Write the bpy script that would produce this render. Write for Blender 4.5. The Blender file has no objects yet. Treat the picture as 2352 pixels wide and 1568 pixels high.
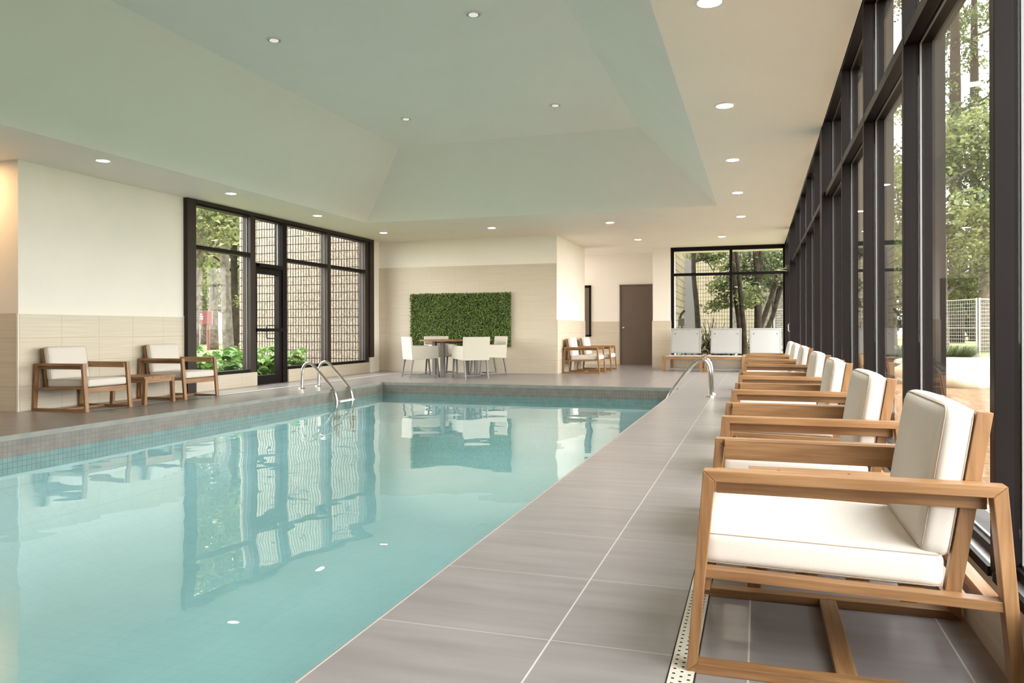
import bpy, bmesh, math, random
from mathutils import Vector, Matrix
import numpy as np
random.seed(7)
rng = np.random.default_rng(7)
S = bpy.context.scene
COL = S.collection
PI = math.pi

# ------------------------------------------------------------------ camera
FPX, YAW, ROLL, SHY, H = 1766.4, 0.308852, -0.0023811, -28.51, 1.02
cam = bpy.data.cameras.new('camera'); camo = bpy.data.objects.new('camera', cam); COL.objects.link(camo)
cam.sensor_width = 36; cam.lens = FPX / 2352 * 36; cam.shift_y = SHY / 2352
cam.clip_start = 0.05; cam.clip_end = 400
F_ = Vector((-math.sin(YAW), math.cos(YAW), 0)); R0 = Vector((math.cos(YAW), math.sin(YAW), 0)); U0 = Vector((0, 0, 1))
R_ = R0 * math.cos(ROLL) + U0 * math.sin(ROLL); U_ = U0 * math.cos(ROLL) - R0 * math.sin(ROLL)
m = Matrix(((R_.x, U_.x, -F_.x, 0), (R_.y, U_.y, -F_.y, 0), (R_.z, U_.z, -F_.z, H), (0, 0, 0, 1)))
camo.matrix_world = m
S.camera = camo

def at(px, py, D):
    """survey helper: the point seen at a photo pixel at view depth D metres"""
    return Vector((0, 0, H)) + (R_ * (px - 1176) / FPX + U_ * (784 + SHY - py) / FPX + F_) * D

# ------------------------------------------------------------------ materials
def newmat(name):
    mt = bpy.data.materials.new(name); mt.use_nodes = True
    nt = mt.node_tree; nt.nodes.clear()
    out = nt.nodes.new('ShaderNodeOutputMaterial')
    return mt, nt, out

def N(nt, t, **kw):
    n = nt.nodes.new(t)
    for k, v in kw.items():
        if k.startswith('i_'):
            key = k[2:]
            key = int(key) if key.isdigit() else key.replace('_', ' ')
            n.inputs[key].default_value = v
        else: setattr(n, k, v)
    return n

def L(nt, a, b): nt.links.new(a, b)

def rgba(c): return (c[0], c[1], c[2], 1)

def princ(nt, out, col=None, rough=.5, metal=0, spec=.5):
    p = N(nt, 'ShaderNodeBsdfPrincipled')
    if col is not None: p.inputs['Base Color'].default_value = rgba(col)
    p.inputs['Roughness'].default_value = rough; p.inputs['Metallic'].default_value = metal
    p.inputs['Specular IOR Level'].default_value = spec
    L(nt, p.outputs[0], out.inputs[0]); return p

def noise_col(nt, vec, scale, c1, c2, detail=4, lo=.3, hi=.7):
    n = N(nt, 'ShaderNodeTexNoise', i_Scale=scale, i_Detail=detail)
    if vec is not None: L(nt, vec, n.inputs['Vector'])
    r = N(nt, 'ShaderNodeValToRGB')
    r.color_ramp.elements[0].color = rgba(c1); r.color_ramp.elements[1].color = rgba(c2)
    r.color_ramp.elements[0].position = lo; r.color_ramp.elements[1].position = hi
    L(nt, n.outputs[0], r.inputs[0]); return r.outputs[0], n.outputs[0]

def mapped(nt, scale, kind='Object'):
    tc = N(nt, 'ShaderNodeTexCoord'); mp = N(nt, 'ShaderNodeMapping'); mp.inputs['Scale'].default_value = scale
    L(nt, tc.outputs[kind], mp.inputs['Vector']); return mp.outputs[0]

def bump(nt, p, h, strength=.2, dist=.01):
    b = N(nt, 'ShaderNodeBump', i_Strength=strength, i_Distance=dist); L(nt, h, b.inputs['Height'])
    L(nt, b.outputs[0], p.inputs['Normal']); return b

def plain(name, col, rough=.5, metal=0, var=.0, scale=20, spec=.5):
    mt, nt, out = newmat(name); p = princ(nt, out, col, rough, metal, spec)
    if var:
        c, h = noise_col(nt, mapped(nt, (1, 1, 1)), scale, [x * (1 - var) for x in col], [min(1, x * (1 + var)) for x in col])
        L(nt, c, p.inputs['Base Color'])
    return mt

def wood(name, axis):
    mt, nt, out = newmat(name); p = princ(nt, out, rough=.42)
    sc = [28, 28, 28]; sc[axis] = 1.6
    v = mapped(nt, sc)
    c, h = noise_col(nt, v, 2.2, (.195, .09, .031), (.375, .205, .09), 6, .28, .72)
    sc2 = [5, 5, 5]; sc2[axis] = .9
    w = N(nt, 'ShaderNodeTexNoise', i_Scale=1.5, i_Detail=2); L(nt, mapped(nt, sc2), w.inputs['Vector'])
    mx = N(nt, 'ShaderNodeMix', data_type='RGBA', blend_type='MULTIPLY'); mx.inputs[0].default_value = .5
    rr = N(nt, 'ShaderNodeValToRGB'); rr.color_ramp.elements[0].color = (.7, .62, .55, 1); rr.color_ramp.elements[1].color = (1, 1, 1, 1)
    rr.color_ramp.elements[0].position = .35; rr.color_ramp.elements[1].position = .6
    L(nt, w.outputs[0], rr.inputs[0]); L(nt, c, mx.inputs[6]); L(nt, rr.outputs[0], mx.inputs[7])
    L(nt, mx.outputs[2], p.inputs['Base Color']); bump(nt, p, h, .08, .002); return mt

def gridmask(nt, coord, pitch, off, width):
    """1 on a line of the given width every pitch metres"""
    a = N(nt, 'ShaderNodeMath', operation='SUBTRACT', i_1=off); L(nt, coord, a.inputs[0])
    b = N(nt, 'ShaderNodeMath', operation='DIVIDE', i_1=pitch); L(nt, a.outputs[0], b.inputs[0])
    c = N(nt, 'ShaderNodeMath', operation='FRACT'); L(nt, b.outputs[0], c.inputs[0])
    d = N(nt, 'ShaderNodeMath', operation='SUBTRACT', i_1=.5); L(nt, c.outputs[0], d.inputs[0])
    e = N(nt, 'ShaderNodeMath', operation='ABSOLUTE'); L(nt, d.outputs[0], e.inputs[0])
    f = N(nt, 'ShaderNodeMath', operation='GREATER_THAN', i_1=.5 - width / pitch / 2); L(nt, e.outputs[0], f.inputs[0])
    return f.outputs[0]

def tile(name, c1, c2, grout, uax, upitch, uoff, vax, vpitch, voff, wid, rough, streak, spec=.5, wid2=None, bumpy=.03, groutmix=1.0):
    mt, nt, out = newmat(name); p = princ(nt, out, rough=rough, spec=spec)
    g = N(nt, 'ShaderNodeNewGeometry'); sx = N(nt, 'ShaderNodeSeparateXYZ'); L(nt, g.outputs['Position'], sx.inputs[0])
    mp = N(nt, 'ShaderNodeMapping'); mp.inputs['Scale'].default_value = streak; L(nt, g.outputs['Position'], mp.inputs['Vector'])
    c, h = noise_col(nt, mp.outputs[0], 1, c1, c2, 5, .3, .7)
    m1 = gridmask(nt, sx.outputs[uax], upitch, uoff, wid); m2 = gridmask(nt, sx.outputs[vax], vpitch, voff, wid2 or wid)
    mm = N(nt, 'ShaderNodeMath', operation='MAXIMUM'); L(nt, m1, mm.inputs[0]); L(nt, m2, mm.inputs[1])
    if groutmix != 1:
        gm = N(nt, 'ShaderNodeMath', operation='MULTIPLY', i_1=groutmix); L(nt, mm.outputs[0], gm.inputs[0]); mm = gm
    mx = N(nt, 'ShaderNodeMix', data_type='RGBA'); mx.inputs[7].default_value = rgba(grout)
    L(nt, mm.outputs[0], mx.inputs[0]); L(nt, c, mx.inputs[6]); L(nt, mx.outputs[2], p.inputs['Base Color'])
    bump(nt, p, h, bumpy, .004); return mt

def thin_glass(name, tint, f0, power=5, wave=None):
    mt, nt, out = newmat(name)
    lw = N(nt, 'ShaderNodeLayerWeight', i_Blend=.5)
    pw = N(nt, 'ShaderNodeMath', operation='POWER', i_1=power); L(nt, lw.outputs['Facing'], pw.inputs[0])
    ma = N(nt, 'ShaderNodeMath', operation='MULTIPLY_ADD', i_1=1 - f0, i_2=f0); L(nt, pw.outputs[0], ma.inputs[0])
    tr = N(nt, 'ShaderNodeBsdfTransparent'); tr.inputs[0].default_value = rgba(tint)
    gl = N(nt, 'ShaderNodeBsdfGlossy', i_Roughness=0.0); gl.inputs[0].default_value = (1, 1, 1, 1)
    ms = N(nt, 'ShaderNodeMixShader'); L(nt, ma.outputs[0], ms.inputs[0]); L(nt, tr.outputs[0], ms.inputs[1]); L(nt, gl.outputs[0], ms.inputs[2])
    L(nt, ms.outputs[0], out.inputs[0])
    if wave:
        g = N(nt, 'ShaderNodeNewGeometry')
        n1 = N(nt, 'ShaderNodeTexNoise', i_Scale=wave[0], i_Detail=1.5); L(nt, g.outputs['Position'], n1.inputs['Vector'])
        n2 = N(nt, 'ShaderNodeTexNoise', i_Scale=wave[1], i_Detail=1); L(nt, g.outputs['Position'], n2.inputs['Vector'])
        ad = N(nt, 'ShaderNodeMath', operation='MULTIPLY_ADD', i_1=wave[2]); L(nt, n2.outputs[0], ad.inputs[0]); L(nt, n1.outputs[0], ad.inputs[2])
        b = N(nt, 'ShaderNodeBump', i_Strength=wave[3], i_Distance=wave[4]); L(nt, ad.outputs[0], b.inputs['Height'])
        L(nt, b.outputs[0], gl.inputs['Normal']); L(nt, b.outputs[0], lw.inputs['Normal'])
    return mt

def emit(name, col, s):
    mt, nt, out = newmat(name); e = N(nt, 'ShaderNodeEmission', i_Strength=s); e.inputs[0].default_value = rgba(col)
    L(nt, e.outputs[0], out.inputs[0]); return mt

def leafmat(name, c1, c2, trans=.35, scale=3):
    mt, nt, out = newmat(name)
    g = N(nt, 'ShaderNodeNewGeometry')
    c, h = noise_col(nt, g.outputs['Position'], scale, c1, c2, 3, .35, .65)
    d = N(nt, 'ShaderNodeBsdfPrincipled', i_Roughness=.55); t = N(nt, 'ShaderNodeBsdfTranslucent')
    d.inputs['Specular IOR Level'].default_value = .3
    L(nt, c, d.inputs['Base Color']); L(nt, c, t.inputs[0])
    ms = N(nt, 'ShaderNodeMixShader', i_0=trans); L(nt, d.outputs[0], ms.inputs[1]); L(nt, t.outputs[0], ms.inputs[2])
    L(nt, ms.outputs[0], out.inputs[0]); return mt

M = {}
M['paint'] = plain('wall_paint', (.83, .775, .71), .75, var=.015, scale=2, spec=.2)
M['ceil'] = plain('ceiling_paint', (.88, .805, .735), .6, var=.012, scale=1.5, spec=.3)
WT = dict(c1=(.545, .47, .365), c2=(.63, .555, .445), grout=(.40, .34, .265), rough=.4)
M['tileY'] = tile('wall_tile_along_room', uax='Y', upitch=.61, uoff=7.29, vax='Z', vpitch=.307, voff=0, wid=.006, streak=(1.3, 1.3, 75), **WT)
M['tileX'] = tile('wall_tile_across_room', uax='X', upitch=.61, uoff=-4.37, vax='Z', vpitch=.307, voff=0, wid=.004, streak=(1.3, 1.3, 75), groutmix=.55, **WT)
M['floor'] = tile('floor_tile', (.21, .188, .184), (.28, .252, .246), (.54, .50, .47), 'X', .622, -.65, 'Y', .64, 3.72, .006, .28, (1.4, 11, 1), wid2=.0035, bumpy=.02)
M['coping'] = plain('coping_edge', (.22, .22, .195), .45, var=.12, scale=6)
M['mosY'] = tile('mosaic_along', (.135, .118, .10), (.19, .17, .15), (.075, .066, .056), 'Y', .052, 0, 'Z', .054, -.052, .004, .35, (9, 9, 9), groutmix=.7)
M['mosX'] = tile('mosaic_across', (.135, .118, .10), (.19, .17, .15), (.26, .24, .21), 'X', .052, 0, 'Z', .054, -.052, .004, .35, (9, 9, 9), groutmix=.7)
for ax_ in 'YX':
    M['tealmos' + ax_] = tile('water_tint_mosaic_' + ax_, (.10, .33, .34), (.16, .45, .45), (.03, .12, .13), ax_, .052, 0, 'Z', .054, -.052, .005, .35, (9, 9, 9), groutmix=.8)  # underwater band: the water's teal tint and brightness painted into the mosaic colour
M['poolfloor'] = tile('pool_floor', (.65, .71, .72), (.71, .76, .77), (.58, .65, .66), 'X', .15, 0, 'Y', .15, 0, .005, .5, (2, 2, 2))
def watermat(name, tint, s1, s2, k, strength, dist):
    mt, nt, out = newmat(name)
    g = N(nt, 'ShaderNodeNewGeometry')
    n1 = N(nt, 'ShaderNodeTexNoise', i_Scale=s1, i_Detail=1.0); L(nt, g.outputs['Position'], n1.inputs['Vector'])
    n2 = N(nt, 'ShaderNodeTexNoise', i_Scale=s2, i_Detail=.5); L(nt, g.outputs['Position'], n2.inputs['Vector'])
    ad = N(nt, 'ShaderNodeMath', operation='MULTIPLY_ADD', i_1=k); L(nt, n2.outputs[0], ad.inputs[0]); L(nt, n1.outputs[0], ad.inputs[2])
    b = N(nt, 'ShaderNodeBump', i_Strength=strength, i_Distance=dist); L(nt, ad.outputs[0], b.inputs['Height'])
    lw = N(nt, 'ShaderNodeLayerWeight', i_Blend=.5); L(nt, b.outputs[0], lw.inputs['Normal'])
    pw = N(nt, 'ShaderNodeMath', operation='POWER', i_1=5); L(nt, lw.outputs['Facing'], pw.inputs[0])
    ma = N(nt, 'ShaderNodeMath', operation='MULTIPLY_ADD', i_1=.98, i_2=.02); L(nt, pw.outputs[0], ma.inputs[0])
    tr = N(nt, 'ShaderNodeBsdfTransparent'); tr.inputs[0].default_value = rgba(tint)
    gl = N(nt, 'ShaderNodeBsdfGlossy', i_Roughness=0.0); gl.inputs[0].default_value = (1, 1, 1, 1); L(nt, b.outputs[0], gl.inputs['Normal'])
    ms = N(nt, 'ShaderNodeMixShader'); L(nt, ma.outputs[0], ms.inputs[0]); L(nt, tr.outputs[0], ms.inputs[1]); L(nt, gl.outputs[0], ms.inputs[2])
    L(nt, ms.outputs[0], out.inputs[0]); return mt
M['poolplaster'] = plain('pool_plaster', (.62, .67, .68), .6, var=.03, scale=2)
M['water'] = watermat('pool_water', (.685, .915, .935), .9, 4.5, .07, .26, .05)
M['glass'] = thin_glass('window_glass', (.97, .97, .95), .012, 10)
M['bronze'] = plain('dark_bronze_metal', (.0075, .0048, .0045), .5, .0, var=.15, scale=4, spec=.12)
M['bronze2'] = plain('brown_metal', (.032, .022, .017), .45, .0, var=.12, scale=4, spec=.2)
M['spacer'] = plain('spacer_metal', (.22, .22, .22), .5, .2)
M['sillmetal'] = plain('sill_metal', (.6, .6, .6), .25, .7)
M['doorbrown'] = plain('brown_door_paint', (.125, .09, .068), .5, var=.05, scale=3)
M['steel'] = plain('stainless_steel', (.62, .59, .54), .16, 1.0)
M['darksteel'] = plain('grey_powder_steel', (.17, .16, .15), .5, .4, spec=.3)
M['chrome'] = plain('bright_steel', (.8, .8, .8), .15, 1)
M['white'] = plain('white_plastic', (.8, .8, .76), .4)
for i, a in enumerate('xyz'): M['teak_' + a] = wood('teak_along_' + a, i)
def fabric(name, col, sc=260, var=.06):
    mt, nt, out = newmat(name); p = princ(nt, out, rough=.85, spec=.15)
    v = mapped(nt, (1, 1, 1)); c, h = noise_col(nt, v, sc, [x * (1 - var) for x in col], col, 2)
    L(nt, c, p.inputs['Base Color'])
    n2 = N(nt, 'ShaderNodeTexNoise', i_Scale=5, i_Detail=2); L(nt, v, n2.inputs['Vector'])
    bump(nt, p, n2.outputs[0], .12, .02); return mt
M['cushion'] = fabric('ivory_canvas', (.68, .63, .575))
M['piping'] = fabric('ivory_piping', (.46, .36, .27))
M['weave'] = fabric('cream_weave', (.60, .555, .47), 180, .14)
M['sling'] = fabric('grey_sling_mesh', (.37, .362, .35), 220, .1)
M['slingedge'] = fabric('grey_sling_edge', (.31, .305, .297), 220, .1)
M['black'] = plain('dark_void', (.015, .013, .011), .7)
M['grate'] = plain('grate_plastic', (.62, .585, .50), .45, var=.05)
M['lens'] = emit('lamp_lens', (1, .845, .68), 22)
M['lensleft'] = emit('lamp_lens_left_deck', (1, .84, .66), 5)
M['lenswarm'] = emit('warm_lamp_lens', (1, .62, .30), 75)
M['lensdim'] = emit('lamp_lens_low', (1, .95, .85), .13)
M['ring'] = plain('lamp_ring', (.8, .78, .72), .4)
M['can'] = plain('lamp_can', (.42, .42, .38), .35, .4)
M['lawn'] = None
def groundmat(name, c1, c2, sc, c3=None):
    mt, nt, out = newmat(name); p = princ(nt, out, rough=.9, spec=.1)
    g = N(nt, 'ShaderNodeNewGeometry'); c, h = noise_col(nt, g.outputs['Position'], sc, c1, c2, 8, .3, .7)
    if c3:
        c2o, h2 = noise_col(nt, g.outputs['Position'], .35, (0, 0, 0), (1, 1, 1), 3, .42, .66)
        mx = N(nt, 'ShaderNodeMix', data_type='RGBA'); L(nt, c2o, mx.inputs[0]); L(nt, c, mx.inputs[6]); mx.inputs[7].default_value = rgba(c3)
        L(nt, mx.outputs[2], p.inputs['Base Color'])
    else: L(nt, c, p.inputs['Base Color'])
    bump(nt, p, h, .8, .05); return mt
M['lawn'] = groundmat('lawn_grass', (.045, .075, .018), (.14, .17, .05), 9, (.20, .17, .09))
M['dirt'] = groundmat('brown_mulch', (.06, .034, .017), (.145, .088, .048), 14)
M['paving'] = plain('pale_paving', (.40, .385, .36), .8, var=.06, scale=1)
M['stone'] = groundmat('pale_stone', (.22, .185, .13), (.32, .28, .21), 3)
M['bark'] = groundmat('tree_bark', (.055, .042, .03), (.15, .12, .09), 7)
M['barkdark'] = groundmat('dark_bark', (.012, .009, .006), (.035, .026, .018), 7)
M['barkgrey'] = groundmat('grey_bark', (.06, .052, .04), (.15, .13, .105), 7)
M['leafA'] = leafmat('leaf_mid', (.025, .038, .014), (.098, .115, .044), scale=1.3)
M['leafB'] = leafmat('leaf_light', (.055, .072, .024), (.175, .19, .068), scale=2)
M['leafC'] = leafmat('leaf_dark', (.012, .022, .010), (.05, .065, .03), .15, scale=1.2)
M['leafwall'] = leafmat('box_leaf', (.04, .085, .018), (.27, .37, .10), .15, scale=38)
M['hosta'] = leafmat('hosta_leaf', (.035, .085, .018), (.13, .22, .05), .3, scale=5)
M['dry'] = leafmat('dry_leaf', (.05, .042, .02), (.20, .17, .09), .1, scale=6)
M['fence'] = plain('galvanised_wire', (.34, .33, .30), .5, .4)
M['maroon'] = plain('maroon_paint', (.10, .018, .016), .5)
M['signwhite'] = plain('sign_white', (.6, .55, .5), .6)
M['cream'] = plain('cream_render', (.55, .5, .36), .8, var=.05, scale=.6)
M['greywall'] = plain('grey_render', (.075, .068, .062), .8, var=.05, scale=2)
def blockmat(name, c1, c2, sc):
    mt, nt, out = newmat(name); p = princ(nt, out, rough=.9, spec=.1)
    g = N(nt, 'ShaderNodeNewGeometry'); c, h = noise_col(nt, g.outputs['Position'], sc, c1, c2, 6, .36, .6)
    L(nt, c, p.inputs['Base Color']); bump(nt, p, h, .7, .012); return mt
M['block'] = blockmat('split_block', (.17, .138, .108), (.31, .262, .215), 30)
M['mortar'] = plain('dark_mortar', (.03, .024, .018), .9)
M['blockfar'] = tile('far_split_block', (.19, .16, .11), (.28, .24, .17), (.075, .062, .04), 'X', .15, 0, 'Z', .22, 0, .028, .9, (3, 3, 3), spec=.1)
M['blockside'] = tile('side_block', (.12, .10, .062), (.19, .16, .105), (.02, .016, .01), 'Y', 30, 3, 'Z', .207, .02, .016, .9, (2.5, 2.5, 9), spec=.1)

# ------------------------------------------------------------------ mesh helpers
def link(name, bm_or_mesh, mats, parent=None, smooth=False):
    if isinstance(bm_or_mesh, bmesh.types.BMesh):
        me = bpy.data.meshes.new(name); bmesh.ops.recalc_face_normals(bm_or_mesh, faces=bm_or_mesh.faces[:]); bm_or_mesh.to_mesh(me); bm_or_mesh.free()
    else: me = bm_or_mesh
    for mt in (mats if isinstance(mats, (list, tuple)) else [mats]): me.materials.append(M[mt])
    if smooth:
        for p in me.polygons: p.use_smooth = True
    o = bpy.data.objects.new(name, me); COL.objects.link(o)
    if parent: o.parent = parent
    return o

def tag(o, label, cat, group=None, kind=None):
    o['label'] = label; o['category'] = cat
    if group: o['group'] = group
    if kind: o['kind'] = kind
    return o

def struct(o, label=None):
    o['kind'] = 'structure'
    if label: o['label'] = label
    return o

def empty(name, loc=(0, 0, 0), rz=0):
    o = bpy.data.objects.new(name, None); o.empty_display_size = .1; COL.objects.link(o)
    o.location = loc; o.rotation_euler = (0, 0, rz); return o

def kids(o): return [c for c in COL.objects if c.parent == o]
def copy_tree(o, parent=None):
    c = o.copy(); COL.objects.link(c)
    if parent: c.parent = parent
    for k in kids(o): copy_tree(k, c)
    return c

def box(bm, x0, x1, y0, y1, z0, z1, mi=0, bev=0):
    vs = [bm.verts.new(p) for p in ((x0, y0, z0), (x1, y0, z0), (x1, y1, z0), (x0, y1, z0), (x0, y0, z1), (x1, y0, z1), (x1, y1, z1), (x0, y1, z1))]
    fs = [bm.faces.new([vs[i] for i in q]) for q in ((0, 3, 2, 1), (4, 5, 6, 7), (0, 1, 5, 4), (1, 2, 6, 5), (2, 3, 7, 6), (3, 0, 4, 7))]
    for f in fs: f.material_index = mi
    if bev:
        es = list({e for f in fs for e in f.edges})
        r = bmesh.ops.bevel(bm, geom=es, offset=bev, segments=2, affect='EDGES', profile=.6)
        for f in r['faces']: f.material_index = mi
    return fs

def prism(bm, poly, a0, a1, axis='y', mi=0, bev=0):
    """extrude polygon: axis y -> poly in (x,z); axis x -> poly in (y,z); axis z -> poly in (x,y)"""
    def P(u, v, a): return {'y': (u, a, v), 'x': (a, u, v), 'z': (u, v, a)}[axis]
    A = [bm.verts.new(P(u, v, a0)) for u, v in poly]; B = [bm.verts.new(P(u, v, a1)) for u, v in poly]
    n = len(poly); fs = [bm.faces.new(A[::-1]), bm.faces.new(B)]
    for i in range(n): fs.append(bm.faces.new([A[i], A[(i + 1) % n], B[(i + 1) % n], B[i]]))
    for f in fs: f.material_index = mi
    if bev:
        es = list({e for f in fs for e in f.edges}); r = bmesh.ops.bevel(bm, geom=es, offset=bev, segments=2, affect='EDGES', profile=.6)
        for f in r['faces']: f.material_index = mi
    return fs

def tube(bm, pts, radii, sides=10, cap=True, closed=False):
    pts = [Vector(p) for p in pts]; n = len(pts)
    if not hasattr(radii, '__len__'): radii = [radii] * n
    rings = []; prev = None
    for i, p in enumerate(pts):
        if closed: t = pts[(i + 1) % n] - pts[i - 1]
        else: t = pts[min(i + 1, n - 1)] - pts[max(i - 1, 0)]
        t.normalize()
        if prev is None:
            a = Vector((0, 0, 1)) if abs(t.z) < .9 else Vector((1, 0, 0)); u = t.cross(a).normalized()
        else: u = (prev - t * prev.dot(t)).normalized()
        prev = u; v = t.cross(u)
        rings.append([bm.verts.new(p + (u * math.cos(2 * PI * k / sides) + v * math.sin(2 * PI * k / sides)) * radii[i]) for k in range(sides)])
    rng_ = range(n if closed else n - 1)
    for i in rng_:
        a, b = rings[i], rings[(i + 1) % n]
        for k in range(sides): bm.faces.new([a[k], a[(k + 1) % sides], b[(k + 1) % sides], b[k]])
    if cap and not closed: bm.faces.new(rings[0][::-1]); bm.faces.new(rings[-1])

def disc(bm, c, r, z0, z1, seg=24, mi=0, r2=None):
    r2 = r if r2 is None else r2
    A = [bm.verts.new((c[0] + r * math.cos(2 * PI * k / seg), c[1] + r * math.sin(2 * PI * k / seg), z0)) for k in range(seg)]
    B = [bm.verts.new((c[0] + r2 * math.cos(2 * PI * k / seg), c[1] + r2 * math.sin(2 * PI * k / seg), z1)) for k in range(seg)]
    fs = [bm.faces.new(A[::-1]), bm.faces.new(B)] + [bm.faces.new([A[k], A[(k + 1) % seg], B[(k + 1) % seg], B[k]]) for k in range(seg)]
    for f in fs: f.material_index = mi
    return fs

def ring(bm, c, r0, r1, z0, z1, seg=28):
    def circ(r, z): return [bm.verts.new((c[0] + r * math.cos(2 * PI * k / seg), c[1] + r * math.sin(2 * PI * k / seg), z)) for k in range(seg)]
    a, b, c_, d = circ(r0, z0), circ(r1, z0), circ(r1, z1), circ(r0, z1)
    for p, q in ((a, b), (b, c_), (c_, d), (d, a)):
        for k in range(seg): bm.faces.new([p[k], p[(k + 1) % seg], q[(k + 1) % seg], q[k]])

def cushion(size, r, bulge, n=12, mat=Matrix()):
    """rounded box with swollen faces, size full x,y,z, transformed by mat"""
    bm = bmesh.new(); bmesh.ops.create_cube(bm, size=2)
    bmesh.ops.subdivide_edges(bm, edges=bm.edges[:], cuts=n, use_grid_fill=True)
    hx = [s / 2 for s in size]
    for v in bm.verts:
        q = Vector(v.co)
        # push samples towards the rims
        w = Vector([math.copysign(1 - (1 - abs(c)) ** 1.5, c) for c in q])
        p = Vector([w[i] * hx[i] for i in range(3)])
        c = Vector([max(-(hx[i] - r), min(hx[i] - r, p[i])) for i in range(3)])
        d = p - c
        if d.length > 1e-9: p = c + d.normalized() * r
        for i in range(3):
            j, k = (i + 1) % 3, (i + 2) % 3
            if abs(q[i]) > .999:
                p[i] += math.copysign(bulge[i] * (1 - q[j] ** 2) * (1 - q[k] ** 2), q[i])
        v.co = mat @ p
    return bm

def loop_rr(a, b, r, seg=5):
    pts = []
    for cx, cy, s in ((a - r, b - r, 0), (-(a - r), b - r, 1), (-(a - r), -(b - r), 2), (a - r, -(b - r), 3)):
        for k in range(seg + 1):
            t = (s + k / seg) * PI / 2; pts.append((cx + r * math.cos(t), cy + r * math.sin(t)))
    return pts

def piping_bm(a, b, r, w, rad, axis, mat):
    """two welt loops at +-w along axis"""
    bm = bmesh.new()
    for s in (-1, 1):
        pts = []
        for u, v in loop_rr(a, b, r):
            p = {'z': (u, v, s * w), 'x': (s * w, u, v)}[axis]; pts.append(mat @ Vector(p))
        tube(bm, pts, rad, 6, closed=True)
    return bm

# ------------------------------------------------------------------ setting: deck, pool, ceiling
PX0, PX1, PY0, PY1 = -6.93, -1.28, -1.2, 13.45
WZ = -.212
RX = .69         # low wall under the right windows
XL = -8.80
YF = 16.95
bm = bmesh.new()
for (a, b, c, d) in ((PX1, RX + .26, -5.2, 22.2), (-8.9, PX0, -5.2, 22.2), (-10.9, -8.9, -5.2, 7.3),  (PX0, PX1, PY1, 22.2), (PX0, PX1, -5.2, PY0)):
    box(bm, a, b, c, d, -.052, 0, 0)
bm.normal_update()
for f in bm.faces:
    if abs(f.normal.z) < .5: f.material_index = 1
struct(link('floor', bm, ['floor', 'coping']), 'grey taupe tiled pool deck')
WZ = -.212
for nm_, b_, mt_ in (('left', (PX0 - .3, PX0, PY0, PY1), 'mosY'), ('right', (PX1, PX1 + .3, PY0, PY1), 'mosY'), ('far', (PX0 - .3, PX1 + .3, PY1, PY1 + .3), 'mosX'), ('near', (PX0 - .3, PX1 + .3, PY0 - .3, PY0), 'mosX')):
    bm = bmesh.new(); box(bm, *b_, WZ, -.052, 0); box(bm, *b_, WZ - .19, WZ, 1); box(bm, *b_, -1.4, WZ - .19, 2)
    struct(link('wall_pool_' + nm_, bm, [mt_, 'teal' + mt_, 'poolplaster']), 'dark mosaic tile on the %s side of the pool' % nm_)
bm = bmesh.new(); nx_, ny_ = 58, 148; rows_ = []
for j_ in range(ny_ + 1):
    row = []
    for i_ in range(nx_ + 1):
        x_ = PX0 + (PX1 - PX0) * i_ / nx_; y_ = PY0 + (PY1 - PY0) * j_ / ny_
        dist = min(x_ - PX0, PX1 - x_, y_ - PY0, PY1 - y_); t_ = max(0, 1 - dist / 1.5)
        row.append(bm.verts.new((x_, y_, -1.32 + .93 * (1 - math.sqrt(max(0, 1 - t_ ** 2.4))))))
    rows_.append(row)
for j_ in range(ny_):
    for i_ in range(nx_): bm.faces.new([rows_[j_][i_], rows_[j_][i_ + 1], rows_[j_ + 1][i_ + 1], rows_[j_ + 1][i_]])
struct(link('floor_pool', bm, 'poolfloor', None, True), 'pale coved pool bottom under the water')
bm = bmesh.new()
vs = [bm.verts.new(p) for p in ((PX0, PY0, WZ), (PX1, PY0, WZ), (PX1, PY1, WZ), (PX0, PY1, WZ))]; bm.faces.new(vs)
o = link('pool_water', bm, 'water'); tag(o, 'clear turquoise water filling the swimming pool', 'water', kind='stuff')

# ceiling with a tray recess
CZ, RZ = 3.15, 4.35
RO = (-7.44, -.66, -1.6, 13.78); RI = (-6.22, -1.86, -.5, 12.74)
bm = bmesh.new()
def quad(bm, *p): return bm.faces.new([bm.verts.new(q) for q in p])
ox0, ox1, oy0, oy1 = -10.9, .655, -5.2, 22.2
for a, b, c, d in ((-8.9, RO[0], oy0, oy1), (ox0, -8.9, oy0, 7.5), (RO[1], ox1, oy0, oy1), (RO[0], RO[1], RO[3], oy1), (RO[0], RO[1], oy0, RO[2])):
    quad(bm, (a, c, CZ), (b, c, CZ), (b, d, CZ), (a, d, CZ))
o4 = [(RO[0], RO[2], CZ), (RO[1], RO[2], CZ), (RO[1], RO[3], CZ), (RO[0], RO[3], CZ)]
i4 = [(RI[0], RI[2], RZ), (RI[1], RI[2], RZ), (RI[1], RI[3], RZ), (RI[0], RI[3], RZ)]
for k in range(4): quad(bm, o4[k], o4[(k + 1) % 4], i4[(k + 1) % 4], i4[k])
quad(bm, *i4)
struct(link('ceiling', bm, 'ceil'), 'white ceiling with a sloped tray recess over the pool')
bm = bmesh.new()
box(bm, -9.05, .95, oy0 - .3, 22.3, 4.7, 4.9); box(bm, ox0 - .2, -9.05, oy0 - .3, 7.5, 4.7, 4.9)
box(bm, .655, .9, oy0, 22.2, 3.40, 3.5); box(bm, .655, .70, oy0, 22.2, 3.30, 3.44)
struct(link('roof', bm, 'bronze2'), 'flat roof over the pool hall')

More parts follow.
